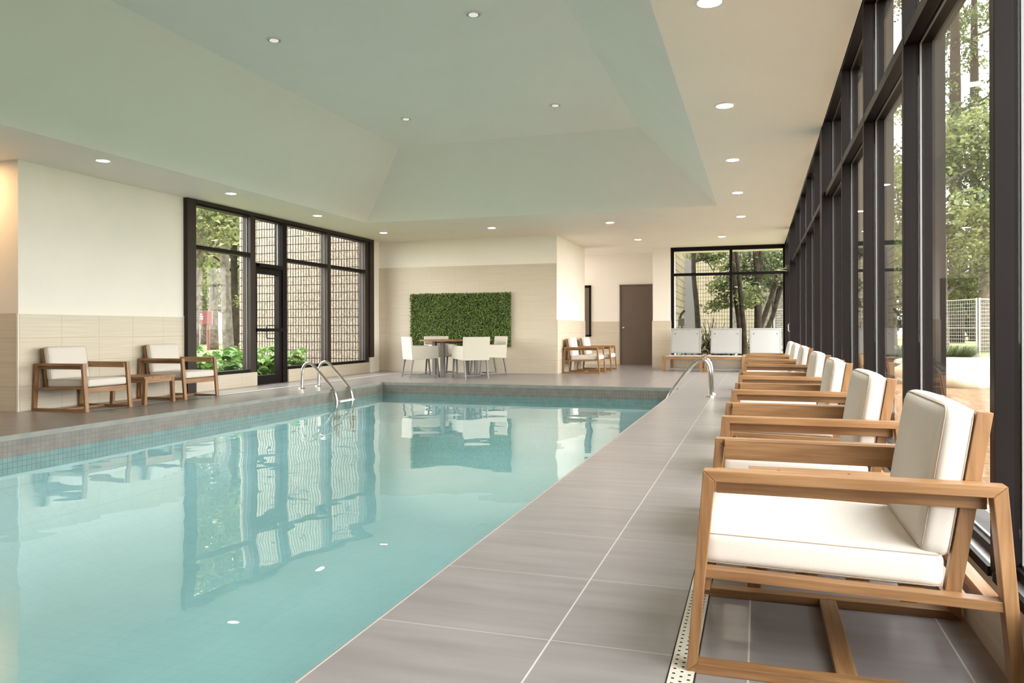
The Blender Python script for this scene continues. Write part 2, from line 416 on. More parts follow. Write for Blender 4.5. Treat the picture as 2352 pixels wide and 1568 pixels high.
# ------------------------------------------------------------------ walls
def wall(name, boxes, label):
    bm = bmesh.new(); mats = []
    for b in boxes:
        if b[6] not in mats: mats.append(b[6])
        box(bm, *b[:6], mi=mats.index(b[6]))
    return struct(link(name, bm, mats), label)
WZT = 1.228
wall('wall_far', [(-8.95, -4.345, YF, YF + .25, 2.515, CZ + .1, 'paint'), (-8.95, -4.345, YF - .012, YF + .25, 0, 2.515, 'tileX')], 'far wall of striated beige tile with white paint above')
wall('wall_pier', [(-4.58, -4.335, YF + .001, 19.9, WZT, CZ + .1, 'paint'), (-4.58, -4.322, YF + .001, 19.91, 0, WZT, 'tileY')], 'side of the pier beside the corridor')
wall('wall_corridor', [(-8, -2.2, 21.75, 21.95, WZT, CZ + .1, 'paint'), (-8, -2.2, 21.738, 21.95, 0, WZT, 'tileX')], 'end wall of the corridor')
wall('wall_column', [(-2.63, -2.17, 20.5, 21.75, WZT, CZ + .1, 'paint'), (-2.65, -2.155, 20.488, 21.75, 0, WZT, 'tileX')], 'white column beside the far window')
wall('wall_left', [(XL - .3, XL, 7.28, 10.19, WZT, CZ + .1, 'paint'), (XL - .3, XL + .012, 7.27, 10.19, 0, WZT, 'tileY')], 'left wall of tile and white paint behind the chairs')
wall('wall_left_return', [(-10.9, XL - .02, 7.285, 7.5, WZT, CZ + .1, 'paint'), (-10.9, XL - .02, 7.273, 7.5, 0, WZT, 'tileX')], 'return of the left wall at the alcove')
wall('wall_left_alcove', [(-11.0, -10.7, -5.2, 7.3, 0, CZ + .1, 'paint')], 'alcove side wall')
wall('wall_left_low', [(XL - .2, XL + .075, 10.39, 12.0, 0, .245, 'tileY'), (XL - .2, XL + .075, 12.985, 16.3, 0, .245, 'tileY'), (XL - .2, XL + .09, 16.29, 16.52, 0, .36, 'paint')], 'low tiled wall under the left windows')
wall('wall_left_end', [(XL - .15, XL - .02, 16.5, 16.96, 0, CZ + .1, 'paint')], 'narrow wall strip beside the left windows')
wall('wall_right_low', [(RX, RX + .25, -5, 20.6, 0, .262, 'tileY')], 'low tiled wall under the right windows')
wall('wall_right_back', [(.66, .95, -5.2, -.25, 0, CZ + .3, 'paint')], 'unseen white wall behind the viewpoint on the right, put in to cut window light')  # unseen; closed where window bays would run on, to cut light from behind
wall('wall_far_low', [(-2.16, RX, 20.57, 20.8, 0, .27, 'tileX')], 'low tiled wall under the far window')
wall('wall_back', [(-11, 1, -5.4, -5.2, 0, CZ + .1, 'paint')], 'wall behind the viewpoint')
bm = bmesh.new(); box(bm, XL - .01, XL + .016, 7.266, 10.19, WZT - .004, WZT + .006); box(bm, XL - .012, XL + .016, 7.262, 7.274, 0, WZT)
struct(link('trim_1', bm, 'paint'), 'thin pale edge strip on the left tile')

# ------------------------------------------------------------------ windows
wn = [0]
def window(label):
    wn[0] += 1; o = empty('window_%d' % wn[0]); o['kind'] = 'structure'; o['label'] = label; return o
def part(name, boxes, mat, parent, bev=0):
    bm = bmesh.new()
    for b in boxes: box(bm, *b, bev=bev)
    return link(name, bm, mat, parent)

XM, XG, XB = .685, .748, .80     # mullion face, glass, outer face
ZS, ZT0, ZT1, ZH = .27, 2.402, 2.462, 3.2
ybars = [-.25, 1.17, 2.667, 4.175, 5.65, 7.055, 8.73]
ybars2 = [9.02, 10.36, 11.99, 13.52, 15.30, 17.2]
def bayR(y0, y1, w0, w1, nm):
    """bay between bar starting at y0 (width w0) and bar starting at y1"""
    r = window(nm); a, b = y0 + w0, y1
    part('mullion', [(XM, XG - .012, y0, a, ZS, ZH + .2), (XG - .012, XB + .07, y0 + .006, a - .006, ZS, ZH + .2)], 'bronze', r, .0015)
    part('transom', [(XM + .002, XG - .008, a, b, ZT0, ZT1), (XG - .008, XB + .05, a, b, ZT0 + .01, ZT1 - .01)], 'bronze', r, .0015)
    part('head_frame', [(.657, XG - .01, a, b, ZH + .03, ZH + .2), (XM, XB + .05, a, b, ZH, ZH + .05)], 'bronze', r)
    part('sill_frame', [(RX - .012, RX + .004, a, b, .252, ZS + .012), (XG - .012, XB + .06, a, b, ZS - .01, ZS + .03)], 'bronze', r)
    part('sill_plate', [(RX + .004, XG - .012, a, b, .258, ZS)], 'sillmetal', r)
    for z0, z1 in ((ZS + .03, ZT0 + .01), (ZT1 - .01, ZH)):
        part('glass_pane', [(XG, XG + .006, a, b, z0, z1)], 'glass', r)
        s = .016; g0, g1 = XG + .008, XG + .017
        part('spacer_bar', [(g0, g1, a - .004, a + .004, z0, z1), (g0, g1, b - .004, b + .004, z0, z1), (g0, g1, a, b, z0, z0 + .008), (g0, g1, a, b, z1 - .008, z1)], 'spacer', r)
    return r
for i in range(len(ybars) - 1):
    bayR(ybars[i], ybars[i + 1], .051, .05, 'tall right window bay %d with dark bronze frame, counted from the viewpoint' % (i + 1))
for i in range(len(ybars2) - 1):
    bayR(ybars2[i], ybars2[i + 1], .05, .05, 'tall right window bay %d beyond the dark column' % (i + 1))
for y0, y1 in ((8.73, 9.02), (17.15, 17.4)):
    bm = bmesh.new(); box(bm, .652, XB + .1, y0, y1, 0, CZ + .3, bev=.003)
    struct(link('trim_%d' % (2 if y0 < 10 else 3), bm, 'bronze'), 'dark bronze clad column in the right window wall')
# glazed door in the last right bay
d = empty('door_3'); d['kind'] = 'structure'; d['label'] = 'dark framed glass door at the far end of the right windows'
part('door_frame', [(XM, XB, 17.4, 17.5, 0, 3.3), (XM, XB, 18.75, 18.85, 0, 3.3), (XM, XB, 17.5, 18.75, 2.3, 2.45), (XM, XB, 17.5, 18.75, 3.2, 3.4), (XM + .01, XB, 17.5, 18.75, 0, .2)], 'bronze', d)
part('glass_pane', [(XG, XG + .006, 17.5, 18.75, .2, 2.3), (XG, XG + .006, 17.5, 18.75, 2.45, 3.2)], 'glass', d)
bm = bmesh.new(); box(bm, .58, XM, 17.45, 17.75, 2.32, 2.38); tube(bm, [(.62, 17.6, 2.33), (.36, 17.8, 2.30), (.62, 18.2, 2.31)], .011, 8)
link('door_closer', bm, 'steel', d)
bm = bmesh.new(); tube(bm, [(.66, 17.55, .95), (.63, 17.55, .97), (.63, 17.55, 1.1), (.66, 17.55, 1.12)], .012, 8); link('door_handle', bm, 'steel', d)
r = window('last right window bay in the corner')
part('mullion', [(.66, XB, 20.42, 20.56, 0, 3.3)], 'bronze', r)
part('transom', [(XM, XB, 18.85, 20.42, 2.41, 2.46), (XM, XB, 18.85, 20.42, 3.08, 3.4), (XM, XB, 18.85, 20.42, .26, .31)], 'bronze', r)
part('glass_pane', [(XG, XG + .006, 18.85, 20.42, .3, 3.08)], 'glass', r)

# far window
YW = 20.56
r = window('far window with dark frame, left half'); r2 = window('far window with dark frame, right half')
for rr, a, b in ((r, -2.16, -.68), (r2, -.68, .69)):
    fr = [(a, b, YW, YW + .12, 3.05, 3.3), (a, b, YW, YW + .1, 2.40, 2.47), (a, b, YW, YW + .1, .26, .32)]
    fr.append((a, a + .07, YW - .01, YW + .12, .26, 3.1))
    if rr is r2: fr.append((b - .07, b, YW - .01, YW + .12, .26, 3.1))
    part('window_frame', fr, 'bronze', rr)
    part('glass_pane', [(a + .06, b, YW + .05, YW + .056, .3, 2.42), (a + .06, b, YW + .05, YW + .056, 2.45, 3.08)], 'glass', rr)

# left window wall
XF = XL + .052
def bayL(a, b, ztr, label, door=False, lastbar=None):
    r = window(label)
    return r
xo, xi, xg = XL - .12, XF, XL - .01
def leftbay(label, a, b, tr=True, zb=.245):
    r = window(label)
    fr = [(xo, xi, a, b, 3.06, 3.18), (xo, xi, a, b, zb, zb + .055)]
    if tr: fr.append((xo, xi, a, b, 2.345, 2.412))
    part('window_frame', fr, 'bronze', r)
    zz = [(zb + .05, 2.35), (2.41, 3.07)]
    part('glass_pane', [(xg - .006, xg, a, b, *q) for q in zz], 'glass', r)
    part('spacer_bar', [(xg - .02, xg - .01, b - .012, b, *q) for q in zz], 'spacer', r)
    return r
r = leftbay('left window bay beside the tiled wall', 10.39, 11.84); part('mullion', [(xo, xi, 11.84, 11.99, 0, 3.12)], 'bronze2', r, .002)
r = leftbay('left window bay right of the glass door', 12.98, 14.46); part('mullion', [(xo, xi, 14.46, 14.60, .245, 3.12)], 'bronze2', r, .002)
r = leftbay('left window bay nearest the far wall', 14.60, 16.12); part('mullion', [(xo, xi, 16.12, 16.3, .245, 3.12)], 'bronze2', r, .002)
bm = bmesh.new(); box(bm, xo, xi + .03, 10.19, 10.39, 0, CZ, bev=.003); struct(link('trim_4', bm, 'bronze2'), 'dark metal post at the end of the left tiled wall')
bm = bmesh.new(); box(bm, xo, xi + .03, 16.3, 16.5, .36, CZ, bev=.003); struct(link('trim_5', bm, 'bronze2'), 'brown metal post standing on a pale base')
bm = bmesh.new(); box(bm, xi - .01, xi + .035, 10.39, 16.3, 3.09, CZ, bev=.003); struct(link('trim_6', bm, 'bronze2'), 'stepped head channel over the left windows')
d = empty('door_2'); d['kind'] = 'structure'; d['label'] = 'dark framed glass door between the left windows'
part('door_frame', [(xo, xi, 12.83, 12.98, 0, 3.12), (xo, xi, 11.99, 12.83, 2.165, 2.25), (xo, xi, 11.99, 12.83, 3.06, 3.18)], 'bronze', d, .002)
part('transom_glass', [(xg - .006, xg, 11.99, 12.83, 2.25, 3.06)], 'glass', d)
part('spacer_bar', [(xg - .03, xg - .01, 12.77, 12.785, 2.25, 3.06)], 'spacer', d)
lf = part('door_leaf', [(xo + .04, xi - .02, 11.995, 12.06, .01, 2.16), (xo + .04, xi - .02, 12.74, 12.825, .01, 2.16), (xo + .04, xi - .02, 12.06, 12.74, 2.06, 2.16), (xo + .04, xi - .02, 12.06, 12.74, .01, .17)], 'bronze', d, .002)
part('door_glass', [(xg - .03, xg - .024, 12.06, 12.74, .17, 2.06)], 'glass', d)
part('push_bar', [(xi - .03, xi + .03, 12.0, 12.80, .985, 1.045)], 'bronze', d, .003)
bm = bmesh.new(); q = xo - .02
tube(bm, [(q + .05, 12.76, 1.10), (q, 12.74, 1.10), (q, 12.60, 1.10), (q, 12.585, 1.085), (q, 12.585, .865), (q, 12.60, .85), (q, 12.74, .85), (q + .05, 12.76, .85)], .011, 8)
link('door_handle', bm, 'black', d)
bm = bmesh.new(); box(bm, xi, xi + .05, 12.03, 12.30, 2.185, 2.235); tube(bm, [(xi + .03, 12.28, 2.18), (xi + .10, 12.5, 2.165), (xi + .02, 12.62, 2.17)], .008, 6)
link('door_closer', bm, 'bronze', d)

# corridor doors
d = empty('door_1', (-3.26, 21.72, 0)); d['kind'] = 'structure'; d['label'] = 'plain brown door at the corridor end'
part('door_frame', [(-.46, -.43, -.02, .06, 0, 2.27), (.43, .46, -.02, .06, 0, 2.27), (-.46, .46, -.02, .06, 2.235, 2.27)], 'doorbrown', d, .003)
part('door_leaf', [(-.43, .43, .0, .045, .012, 2.235)], 'doorbrown', d, .004)
bm = bmesh.new(); bmesh.ops.create_uvsphere(bm, u_segments=14, v_segments=10, radius=.036, matrix=Matrix.Translation((-.34, -.06, 1.05)))
tube(bm, [(-.34, 0, 1.05), (-.34, -.05, 1.05)], [.03, .016], 12); link('door_knob', bm, 'steel', d, True)
d = empty('door_4', (-5.0, 21.72, 0)); d['kind'] = 'structure'; d['label'] = 'dark framed glazed opening half hidden behind the pier'
part('opening_frame', [(.40, .45, -.02, .06, .80, 2.27), (-.45, -.40, -.02, .06, .80, 2.27), (-.45, .45, -.02, .06, 2.20, 2.27), (-.45, .45, -.02, .06, .80, .85)], 'bronze', d)
part('dark_pane', [(-.40, .40, .0, .02, .85, 2.2)], 'doorbrown', d)

# ------------------------------------------------------------------ drains
def drain_segment():
    bm = bmesh.new(); w, l = .072, 1.0
    cols = [-.0225, 0, .0225]; sw, sl, pitch = .0085, .017, .0333
    xs = [-w / 2]
    for c in cols: xs += [c - sw / 2, c + sw / 2]
    xs.append(w / 2); t = 0
    n = int(l / (pitch / 2)); ys = [k * l / (2 * n) for k in range(2 * n + 1)]
    V = {}
    def v(i, j, z=0):
        if (i, j, z) not in V: V[(i, j, z)] = bm.verts.new((xs[i], ys[j], z))
        return V[(i, j, z)]
    for j in range(2 * n):
        ph = j % 4
        for i in range(7):
            slot = (i in (1, 5) and ph in (0,)) or (i == 3 and ph in (2,))
            if not slot: bm.faces.new([v(i, j), v(i + 1, j), v(i + 1, j + 1), v(i, j + 1)])
    return bm
seg0 = link('drain_grate', drain_segment(), 'grate')
seg0.location = (-.215, -1, .0045)
G = 'slotted drain grates in the deck by the right chairs'
tag(seg0, 'pale slotted drain grate set in the floor along the right chairs', 'drain grate', G)
for k in range(1, 22):
    c = seg0.copy(); COL.objects.link(c); c.location = (-.215, -1 + k * 1.0005, .0045)
for k in range(0, 9):
    c = seg0.copy(); COL.objects.link(c); c.location = (-7.95, 7.6 + k * 1.0005, .0045)
    tag(c, 'pale slotted drain grate set in the deck before the left windows', 'drain grate', 'slotted drain grates in the left deck')
bm = bmesh.new()
box(bm, -.256, -.174, -1, 21, .0, .0015); box(bm, -7.99, -7.91, 7.6, 16.6, .0, .0015)
struct(link('trim_7', bm, 'black'), 'dark drain channel under the grates')

# ------------------------------------------------------------------ lounge chairs
CW, CD = .75, .883
def make_chair():
    root = empty('lounge_chair'); T = Matrix.Translation((-CD / 2, -CW / 2, 0))
    def add(name, mat, fn, sm=False):
        bm = bmesh.new(); fn(bm); bmesh.ops.transform(bm, matrix=T, verts=bm.verts[:]); return link(name, bm, mat, root, sm)
    fb = [(0, 0), (.05, .602), (.083, .570), (.032, .030)]
    ar = [(.05, .602), (.835, .600), (.800, .568), (.083, .570)]
    bl = [(.883, 0), (.835, .600), (.800, .568), (.848, .030)]
    fr = [(0, 0), (.883, 0), (.848, .030), (.032, .030)]
    for y0, y1, s in ((0, .055, 1), (CW - .055, CW, -1)):
        add('leg', 'teak_z', lambda b: prism(b, fb, y0, y1, bev=.0025))
        add('leg', 'teak_z', lambda b: prism(b, bl, y0, y1, bev=.0025))
        def arm(b):
            prism(b, ar, y0, y1, bev=.0025)
            a0, a1 = (.0555, .076) if s > 0 else (CW - .076, CW - .0555)
            prism(b, [(.085, .600), (.80, .598), (.80, .525), (.085, .527)], a0, a1, bev=.002)
        add('armrest', 'teak_x', arm)
        add('floor_rail', 'teak_x', lambda b: prism(b, fr, y0, y1, bev=.0025))
        add('seat_rail', 'teak_x', lambda b: prism(b, [(.057, .312), (.827, .292), (.829, .264), (.054, .284)], y0 + .006, y1 - .004, bev=.002))
    add('stretcher', 'teak_y', lambda b: box(b, .418, .475, .056, CW - .056, .001, .029, bev=.002))
    add('front_apron', 'teak_y', lambda b: box(b, .042, .066, .056, CW - .056, .232, .298, bev=.002))
    add('rear_rail', 'teak_y', lambda b: box(b, .79, .829, .056, CW - .056, .262, .291, bev=.002))
    def slats(b):
        for x in (.17, .31, .45, .59, .69): box(b, x, x + .06, .05, CW - .05, .288 - .02 * x, .302 - .02 * x)
    add('seat_slats', 'teak_y', slats)
    for y0 in (.079, CW - .079 - .032):
        add('back_post', 'teak_z', lambda b: prism(b, [(.700, .280), (.742, .280), (.822, .786), (.782, .790)], y0, y0 + .032, bev=.002))
    def bframe(b):
        for t in (.80, .57, .34):
            z0 = .28 + .506 * t; x0 = .70 + .082 * t
            prism(b, [(x0 + .012, z0), (x0 + .036, z0), (x0 + .05, z0 + .093), (x0 + .026, z0 + .093)], .112, CW - .112, bev=.002)
    add('backrest', 'teak_y', bframe)
    # seat cushion
    sx, sy, sz = .665, CW - .135, .098
    mt = T @ Matrix.Translation((.034 + sx / 2, CW / 2, .350)) @ Matrix.Rotation(math.radians(1.3), 4, 'Y')
    c = link('seat_cushion', cushion((sx, sy, sz), .024, (.004, .006, .013), mat=mt), 'cushion', root, True)
    link('piping', piping_bm(sx / 2 - .005, sy / 2 - .005, .024, sz / 2 - .006, .0017, 'z', mt), 'piping', c, True)
    bx, by, bz = .082, CW - .15, .425
    mt = T @ Matrix.Translation((.708, CW / 2, .592)) @ Matrix.Rotation(math.radians(9.2), 4, 'Y')
    c = link('back_cushion', cushion((bx, by, bz), .028, (.018, .006, .008), mat=mt), 'cushion', root, True)
    link('piping', piping_bm(by / 2 - .006, bz / 2 - .006, .028, bx / 2 - .007, .0017, 'x', mt), 'piping', c, True)
    def bolts(b):
        for y in (.0545, CW - .0545): disc(b, (0, 0), .009, -.0015, .0015, 12)
        for v in b.verts: pass
    return root
chair0 = make_chair()
used = [False]
def place_chair(x, y, rz, label, group):
    o = chair0 if not used[0] else copy_tree(chair0); used[0] = True
    o.location = (x, y, 0); o.rotation_euler = (0, 0, rz); tag(o, label, 'armchair', group); return o
GR = 'teak lounge chairs in the row along the right windows'
ords = ['nearest', 'second', 'third', 'fourth', 'fifth', 'sixth', 'seventh']
for i, (yn, dr) in enumerate(((2.333, 0), (3.80, .6), (5.46, -.5), (7.10, .8), (9.47, 0), (11.2, .5), (13.0, -.4))):
    lab = 'teak lounge chair with ivory cushions, nearest of the right window row' if i == 0 else 'teak lounge chair with ivory cushions, %s from the front in the right window row' % ords[i]
    place_chair(-.204 + CD / 2 - (.012 if dr else 0), yn + CW / 2, math.radians(dr), lab, GR)
GL = 'teak lounge chairs against the left tiled wall'
place_chair(-7.905 - CD / 2, 7.825, PI, 'teak lounge chair in the left corner before the tiled wall, left of the small table', GL)
place_chair(-7.915 - CD / 2, 9.56, PI, 'teak lounge chair partly before the left window, right of the small table', GL)
GP = 'teak lounge chairs beside the corridor pier'
place_chair(-3.43 - CD / 2, 17.72, PI, 'teak lounge chair beside the pier, nearer the pool of the pair', GP)
place_chair(-3.38 - CD / 2, 18.98, PI, 'teak lounge chair beside the pier, nearer the brown door of the pair', GP)

# ------------------------------------------------------------------ teak side tables
def make_side_table():
    root = empty('side_table'); w, d, h = .60, .58, .383      # w along x, d along y
    def add(name, mat, fn):
        bm = bmesh.new(); fn(bm); return link(name, bm, mat, root)
    def top(b):
        n = 4; g = .004; pw = (d - g * (n - 1)) / n
        for k in range(n): box(b, -w / 2, w / 2, -d / 2 + k * (pw + g), -d / 2 + k * (pw + g) + pw, h - .03, h, bev=.002)
    t = add('table_top', 'teak_x', top)
    def plugs(b):
        for x in (-.17, .12):
            for y in (-.2, .2): box(b, x - .006, x + .006, y - .006, y + .006, h - .002, h + .0006)
    bm = bmesh.new(); plugs(bm); link('screw_plug', bm, 'black', t)
    for sx in (-1, 1):
        for sy in (-1, 1):
            def leg(b):
                x0, x1 = sx * (w / 2), sx * (w / 2 - .05)
                y0, y1 = sy * d / 2, sy * (d / 2 - .045)
                prism(b, [(min(y0, y1) - sy * 0, 0), (max(y0, y1), 0), (max(y0, y1) - sy * .018, h - .031), (min(y0, y1) - sy * .018, h - .031)], min(x0, x1), max(x0, x1), axis='x', bev=.002)
            add('leg', 'teak_z', leg)
    def apron(b):
        box(b, -w / 2 + .05, w / 2 - .05, -d / 2 + .02, -d / 2 + .042, h - .085, h - .031); box(b, -w / 2 + .05, w / 2 - .05, d / 2 - .042, d / 2 - .02, h - .085, h - .031)
        box(b, -w / 2 + .005, -w / 2 + .03, -d / 2 + .06, d / 2 - .06, h - .085, h - .031); box(b, w / 2 - .03, w / 2 - .005, -d / 2 + .06, d / 2 - .06, h - .085, h - .031)
    add('apron', 'teak_y', apron)
    add('floor_rail', 'teak_y', lambda b: box(b, -w / 2 + .004, -w / 2 + .045, -d / 2 + .045, d / 2 - .045, .001, .03, bev=.002))
    return root
st = make_side_table()
st.location = (-8.2, 8.69, 0); tag(st, 'small teak side table between the two left wall chairs', 'side table')
st2 = copy_tree(st); st2.location = (.26, 3.45, 0); tag(st2, 'low teak side table between the first two right window chairs', 'side table')

# ------------------------------------------------------------------ dining set
C0 = Vector((-6.31, 15.68, 0))
root = empty('dining_table', C0)
tag(root, 'round teak topped dining table with grey legs before the green wall panel', 'table')
bm = bmesh.new(); disc(bm, (0, 0), .775, .762, .792, 56); 
bmesh.ops.bevel(bm, geom=[e for e in bm.edges], offset=.004, segments=2, affect='EDGES')
link('table_top', bm, 'teak_x', root)
for a in (262, 172, 82, -8):
    t = math.radians(a); bm = bmesh.new(); box(bm, -.04, .04, -.04, .04, 0, .755, bev=.003)
    bmesh.ops.transform(bm, matrix=Matrix.Translation((.53 * math.cos(t), .53 * math.sin(t), 0)) @ Matrix.Rotation(t, 4, 'Z'), verts=bm.verts[:]); link('leg', bm, 'darksteel', root)
bm = bmesh.new()
for a in (262, 172):
    t = math.radians(a); c, s = math.cos(t) * .5, math.sin(t) * .5; tube(bm, [(c, s, .735), (-c, -s, .735)], .022, 6)
link('under_frame', bm, 'darksteel', root)

def make_dining():
    root = empty('dining_chair'); W = .60
    def add(name, mat, fn, sm=False):
        bm = bmesh.new(); fn(bm); return link(name, bm, mat, root, sm)
    # faces +x ; back at -x
    add('backrest', 'weave', lambda b: prism(b, [(-.30, .375), (-.262, .375), (-.305, .86), (-.342, .86)], -W / 2, W / 2, bev=.01))
    add('seat', 'weave', lambda b: prism(b, [(-.26, .385), (.295, .41), (.295, .455), (-.265, .435)], -W / 2 + .03, W / 2 - .03, bev=.012))
    for s in (-1, 1):
        y0, y1 = sorted((s * W / 2, s * (W / 2 - .03)))
        add('side_panel', 'weave', lambda b: prism(b, [(-.268, .378), (.30, .405), (.285, .672), (-.292, .672)], y0, y1, bev=.008))
        for x, dx in ((-.265, -.07), (.27, .045)):
            def leg(b):
                prism(b, [(x + dx - .016, 0), (x + dx + .016, 0), (x + .018, .40), (x - .018, .40)], s * (W / 2 - .045) - .017, s * (W / 2 - .045) + .017, bev=.002)
            add('leg', 'darksteel', leg)
        add('floor_rail', 'darksteel', lambda b: box(b, -.325, .305, s * (W / 2 - .045) - .011, s * (W / 2 - .045) + .011, .03, .052))
    add('stretcher', 'darksteel', lambda b: box(b, -.012, .012, -W / 2 + .05, W / 2 - .05, .03, .052))
    return root
dc = make_dining()
GD = 'cream woven dining armchairs around the round table'
for i, (a, lab) in enumerate(((45, 'cream woven dining armchair at the left of the round table, seen from its side'), (135, 'cream woven dining armchair with its back to the pool, right of the near table leg'),
                 (225, 'cream woven dining armchair at the right of the round table, before the panel edge'), (315, 'cream woven dining armchair behind the round table, facing the pool'))):
    o = dc if i == 0 else copy_tree(dc); t = math.radians(a)
    o.location = C0 - Vector((math.cos(t), math.sin(t), 0)) * .80; o.rotation_euler = (0, 0, t); tag(o, lab, 'dining chair', GD)

# green wall panel
def leaf_mesh(name, centers, normals_spread, size, base_n=None, aspect=.55, n=None, seed=1, droop=0.0):
    """diamond leaves; centers (n,3)"""
    r = np.random.default_rng(seed); n = len(centers)
    d = r.normal(size=(n, 3)); 
    if base_n is not None: d = d * normals_spread + np.array(base_n)
    d[:, 2] -= droop
    d /= np.linalg.norm(d, axis=1)[:, None]
    e = r.normal(size=(n, 3)); e -= d * (e * d).sum(1)[:, None]; e /= np.linalg.norm(e, axis=1)[:, None]
    s = size * (.6 + .8 * r.random(n))[:, None]
    f = np.cross(d, e)
    bend = d * s * .22
    p0 = centers - e * s * .5; p2 = centers + e * s * .5; p1 = centers + f * s * aspect * .5 + bend; p3 = centers - f * s * aspect * .5 + bend
    v = np.empty((n * 4, 3)); v[0::4] = p0; v[1::4] = p1; v[2::4] = p2; v[3::4] = p3
    me = bpy.data.meshes.new(name); me.vertices.add(n * 4); me.vertices.foreach_set('co', v.ravel())
    idx = np.empty((n, 6), int); b = np.arange(n) * 4
    idx[:, 0] = b; idx[:, 1] = b + 1; idx[:, 2] = b + 2; idx[:, 3] = b; idx[:, 4] = b + 2; idx[:, 5] = b + 3
    me.loops.add(n * 6); me.loops.foreach_set('vertex_index', idx.ravel())
    me.polygons.add(n * 2); me.polygons.foreach_set('loop_start', np.arange(n * 2) * 3); me.polygons.foreach_set('loop_total', np.full(n * 2, 3))
    me.update(calc_edges=True); me.validate(); return me
gx0, gx1, gz0, gz1 = -7.955, -5.41, .60, 1.868
root = empty('green_wall_panel', ((gx0 + gx1) / 2, YF - .02, gz0)); tag(root, 'rectangular artificial boxwood panel mounted on the far tiled wall', 'wall panel')
w2, hh = (gx1 - gx0) / 2, gz1 - gz0
bm = bmesh.new(); box(bm, -w2 + .02, w2 - .02, -.03, .006, .02, hh - .02); link('backing_board', bm, 'black', root)
n = 15000; c = np.column_stack([rng.uniform(-w2, w2, n), rng.uniform(-.075, -.03, n), rng.uniform(0, hh, n)])
link('foliage', leaf_mesh('foliage', c, .75, .042, (0, -1, .35), seed=3), 'leafwall', root)

# ------------------------------------------------------------------ pool loungers
def make_lounger(Wd):
    root = empty('sun_lounger'); l = 1.85
    def add(name, mat, fn):
        bm = bmesh.new(); fn(bm); return link(name, bm, mat, root)
    for sx in (-1, 1):
        x0, x1 = sorted((sx * Wd / 2, sx * (Wd / 2 - .075)))
        for y in (0, l - .09): add('leg', 'teak_z', lambda b: box(b, x0, x1, y, y + .08, 0, .362 if y == 0 else .33, bev=.004))
        add('side_rail', 'teak_y', lambda b: box(b, x0 + .005, x1 - .005, .08, l - .09, .285, .362, bev=.003))
    add('front_rail', 'teak_x', lambda b: box(b, -Wd / 2 + .075, Wd / 2 - .075, .015, .05, .285, .345, bev=.003))
    add('rear_rail', 'teak_x', lambda b: box(b, -Wd / 2 + .075, Wd / 2 - .075, l - .07, l - .035, .265, .33, bev=.003))
    s = .10
    add('sling_seat', 'sling', lambda b: box(b, -Wd / 2 + .078, Wd / 2 - .078, .02, .86, .352, .362, bev=.003))
    # raised backrest hinged at y=.88
    z0, z1, y0, y1 = .405, 1.03, .90, 1.16; hw = Wd / 2 - .095
    def slab(b, xa, xb, ta, tb, th, off):
        ya, yb = y0 + (y1 - y0) * ta, y0 + (y1 - y0) * tb; za, zb = z0 + (z1 - z0) * ta, z0 + (z1 - z0) * tb
        prism(b, [(ya + off, za), (yb + off, zb), (yb + th + off, zb - .006), (ya + th + off, za - .006)], xa, xb, axis='x', bev=.003)
    bk = add('backrest', 'sling', lambda b: slab(b, -hw + .035, hw - .035, .05, .95, .012, .006))
    def rim(b):
        slab(b, -hw, -hw + .038, 0, 1, .024, 0); slab(b, hw - .038, hw, 0, 1, .024, 0); slab(b, -hw + .038, hw - .038, .94, 1, .024, 0); slab(b, -hw + .038, hw - .038, 0, .06, .024, 0)
    bm = bmesh.new(); rim(bm); link('back_frame', bm, 'slingedge', bk)
    def hinge(b):
        for x in (-hw + .02, hw - .06, -.02): box(b, x, x + .04, .89, .93, .362, .41)
    add('hinge', 'black', hinge)
    bm = bmesh.new(); tube(bm, [(-hw + .1, 1.1, .9), (-hw + .1, 1.5, .33)], .012, 6); tube(bm, [(hw - .1, 1.1, .9), (hw - .1, 1.5, .33)], .012, 6); link('back_support', bm, 'darksteel', root)
    return root
lo = make_lounger(.93)
for i, (x, y, lab) in enumerate(((-1.71, 18.72, 'teak sun lounger with grey sling back, next to the white column'), (-.74, 18.75, 'teak sun lounger with grey sling back, middle of the three at the far window'), (.19, 18.78, 'teak sun lounger with grey sling back, in the corner behind the chair row'))):
    o = lo if i == 0 else copy_tree(lo); o.location = (x, y, 0); tag(o, lab, 'sun lounger', 'sun loungers at the far window')

# ------------------------------------------------------------------ pool ladders
def smooth(pts, n=6):
    P = [Vector(p) for p in pts]; out = []
    for i in range(len(P) - 1):
        p0, p1, p2, p3 = P[max(i - 1, 0)], P[i], P[i + 1], P[min(i + 2, len(P) - 1)]
        for k in range(n):
            t = k / n
            out.append(.5 * ((2 * p1) + (p2 - p0) * t + (2 * p0 - 5 * p1 + 4 * p2 - p3) * t * t + (3 * p1 - p0 - 3 * p2 + p3) * t ** 3))
    out.append(P[-1]); return out
def ladder(loc, sgn, zs, ys, label, prof):
    root = empty('pool_ladder', loc); tag(root, label, 'pool ladder')
    for y in ys:
        bm = bmesh.new(); tube(bm, smooth([(sgn * d, y, z * (zs if z > 0 else 1)) for d, z in prof]), .0245, 14)
        link('handrail', bm, 'steel', root, True)
        bm = bmesh.new(); disc(bm, (0, y), .06, 0.0, .016, 24, r2=.052); link('floor_flange', bm, 'steel', root)
    for z in (-.195, -.46, -.72):
        bm = bmesh.new(); x0, x1 = sorted((sgn * .655, sgn * .745)); box(bm, x0, x1, ys[0] + .02, ys[1] - .02, z - .028, z, bev=.005)
        link('step', bm, 'white', root)
    return root
prof = [(0, 0), (.01, .20), (.015, .30), (.04, .385), (.10, .437), (.17, .437), (.25, .385), (.35, .285), (.47, .160), (.57, .055), (.635, -.03), (.672, -.14), (.69, -.26), (.70, -.5), (.70, -.9)]
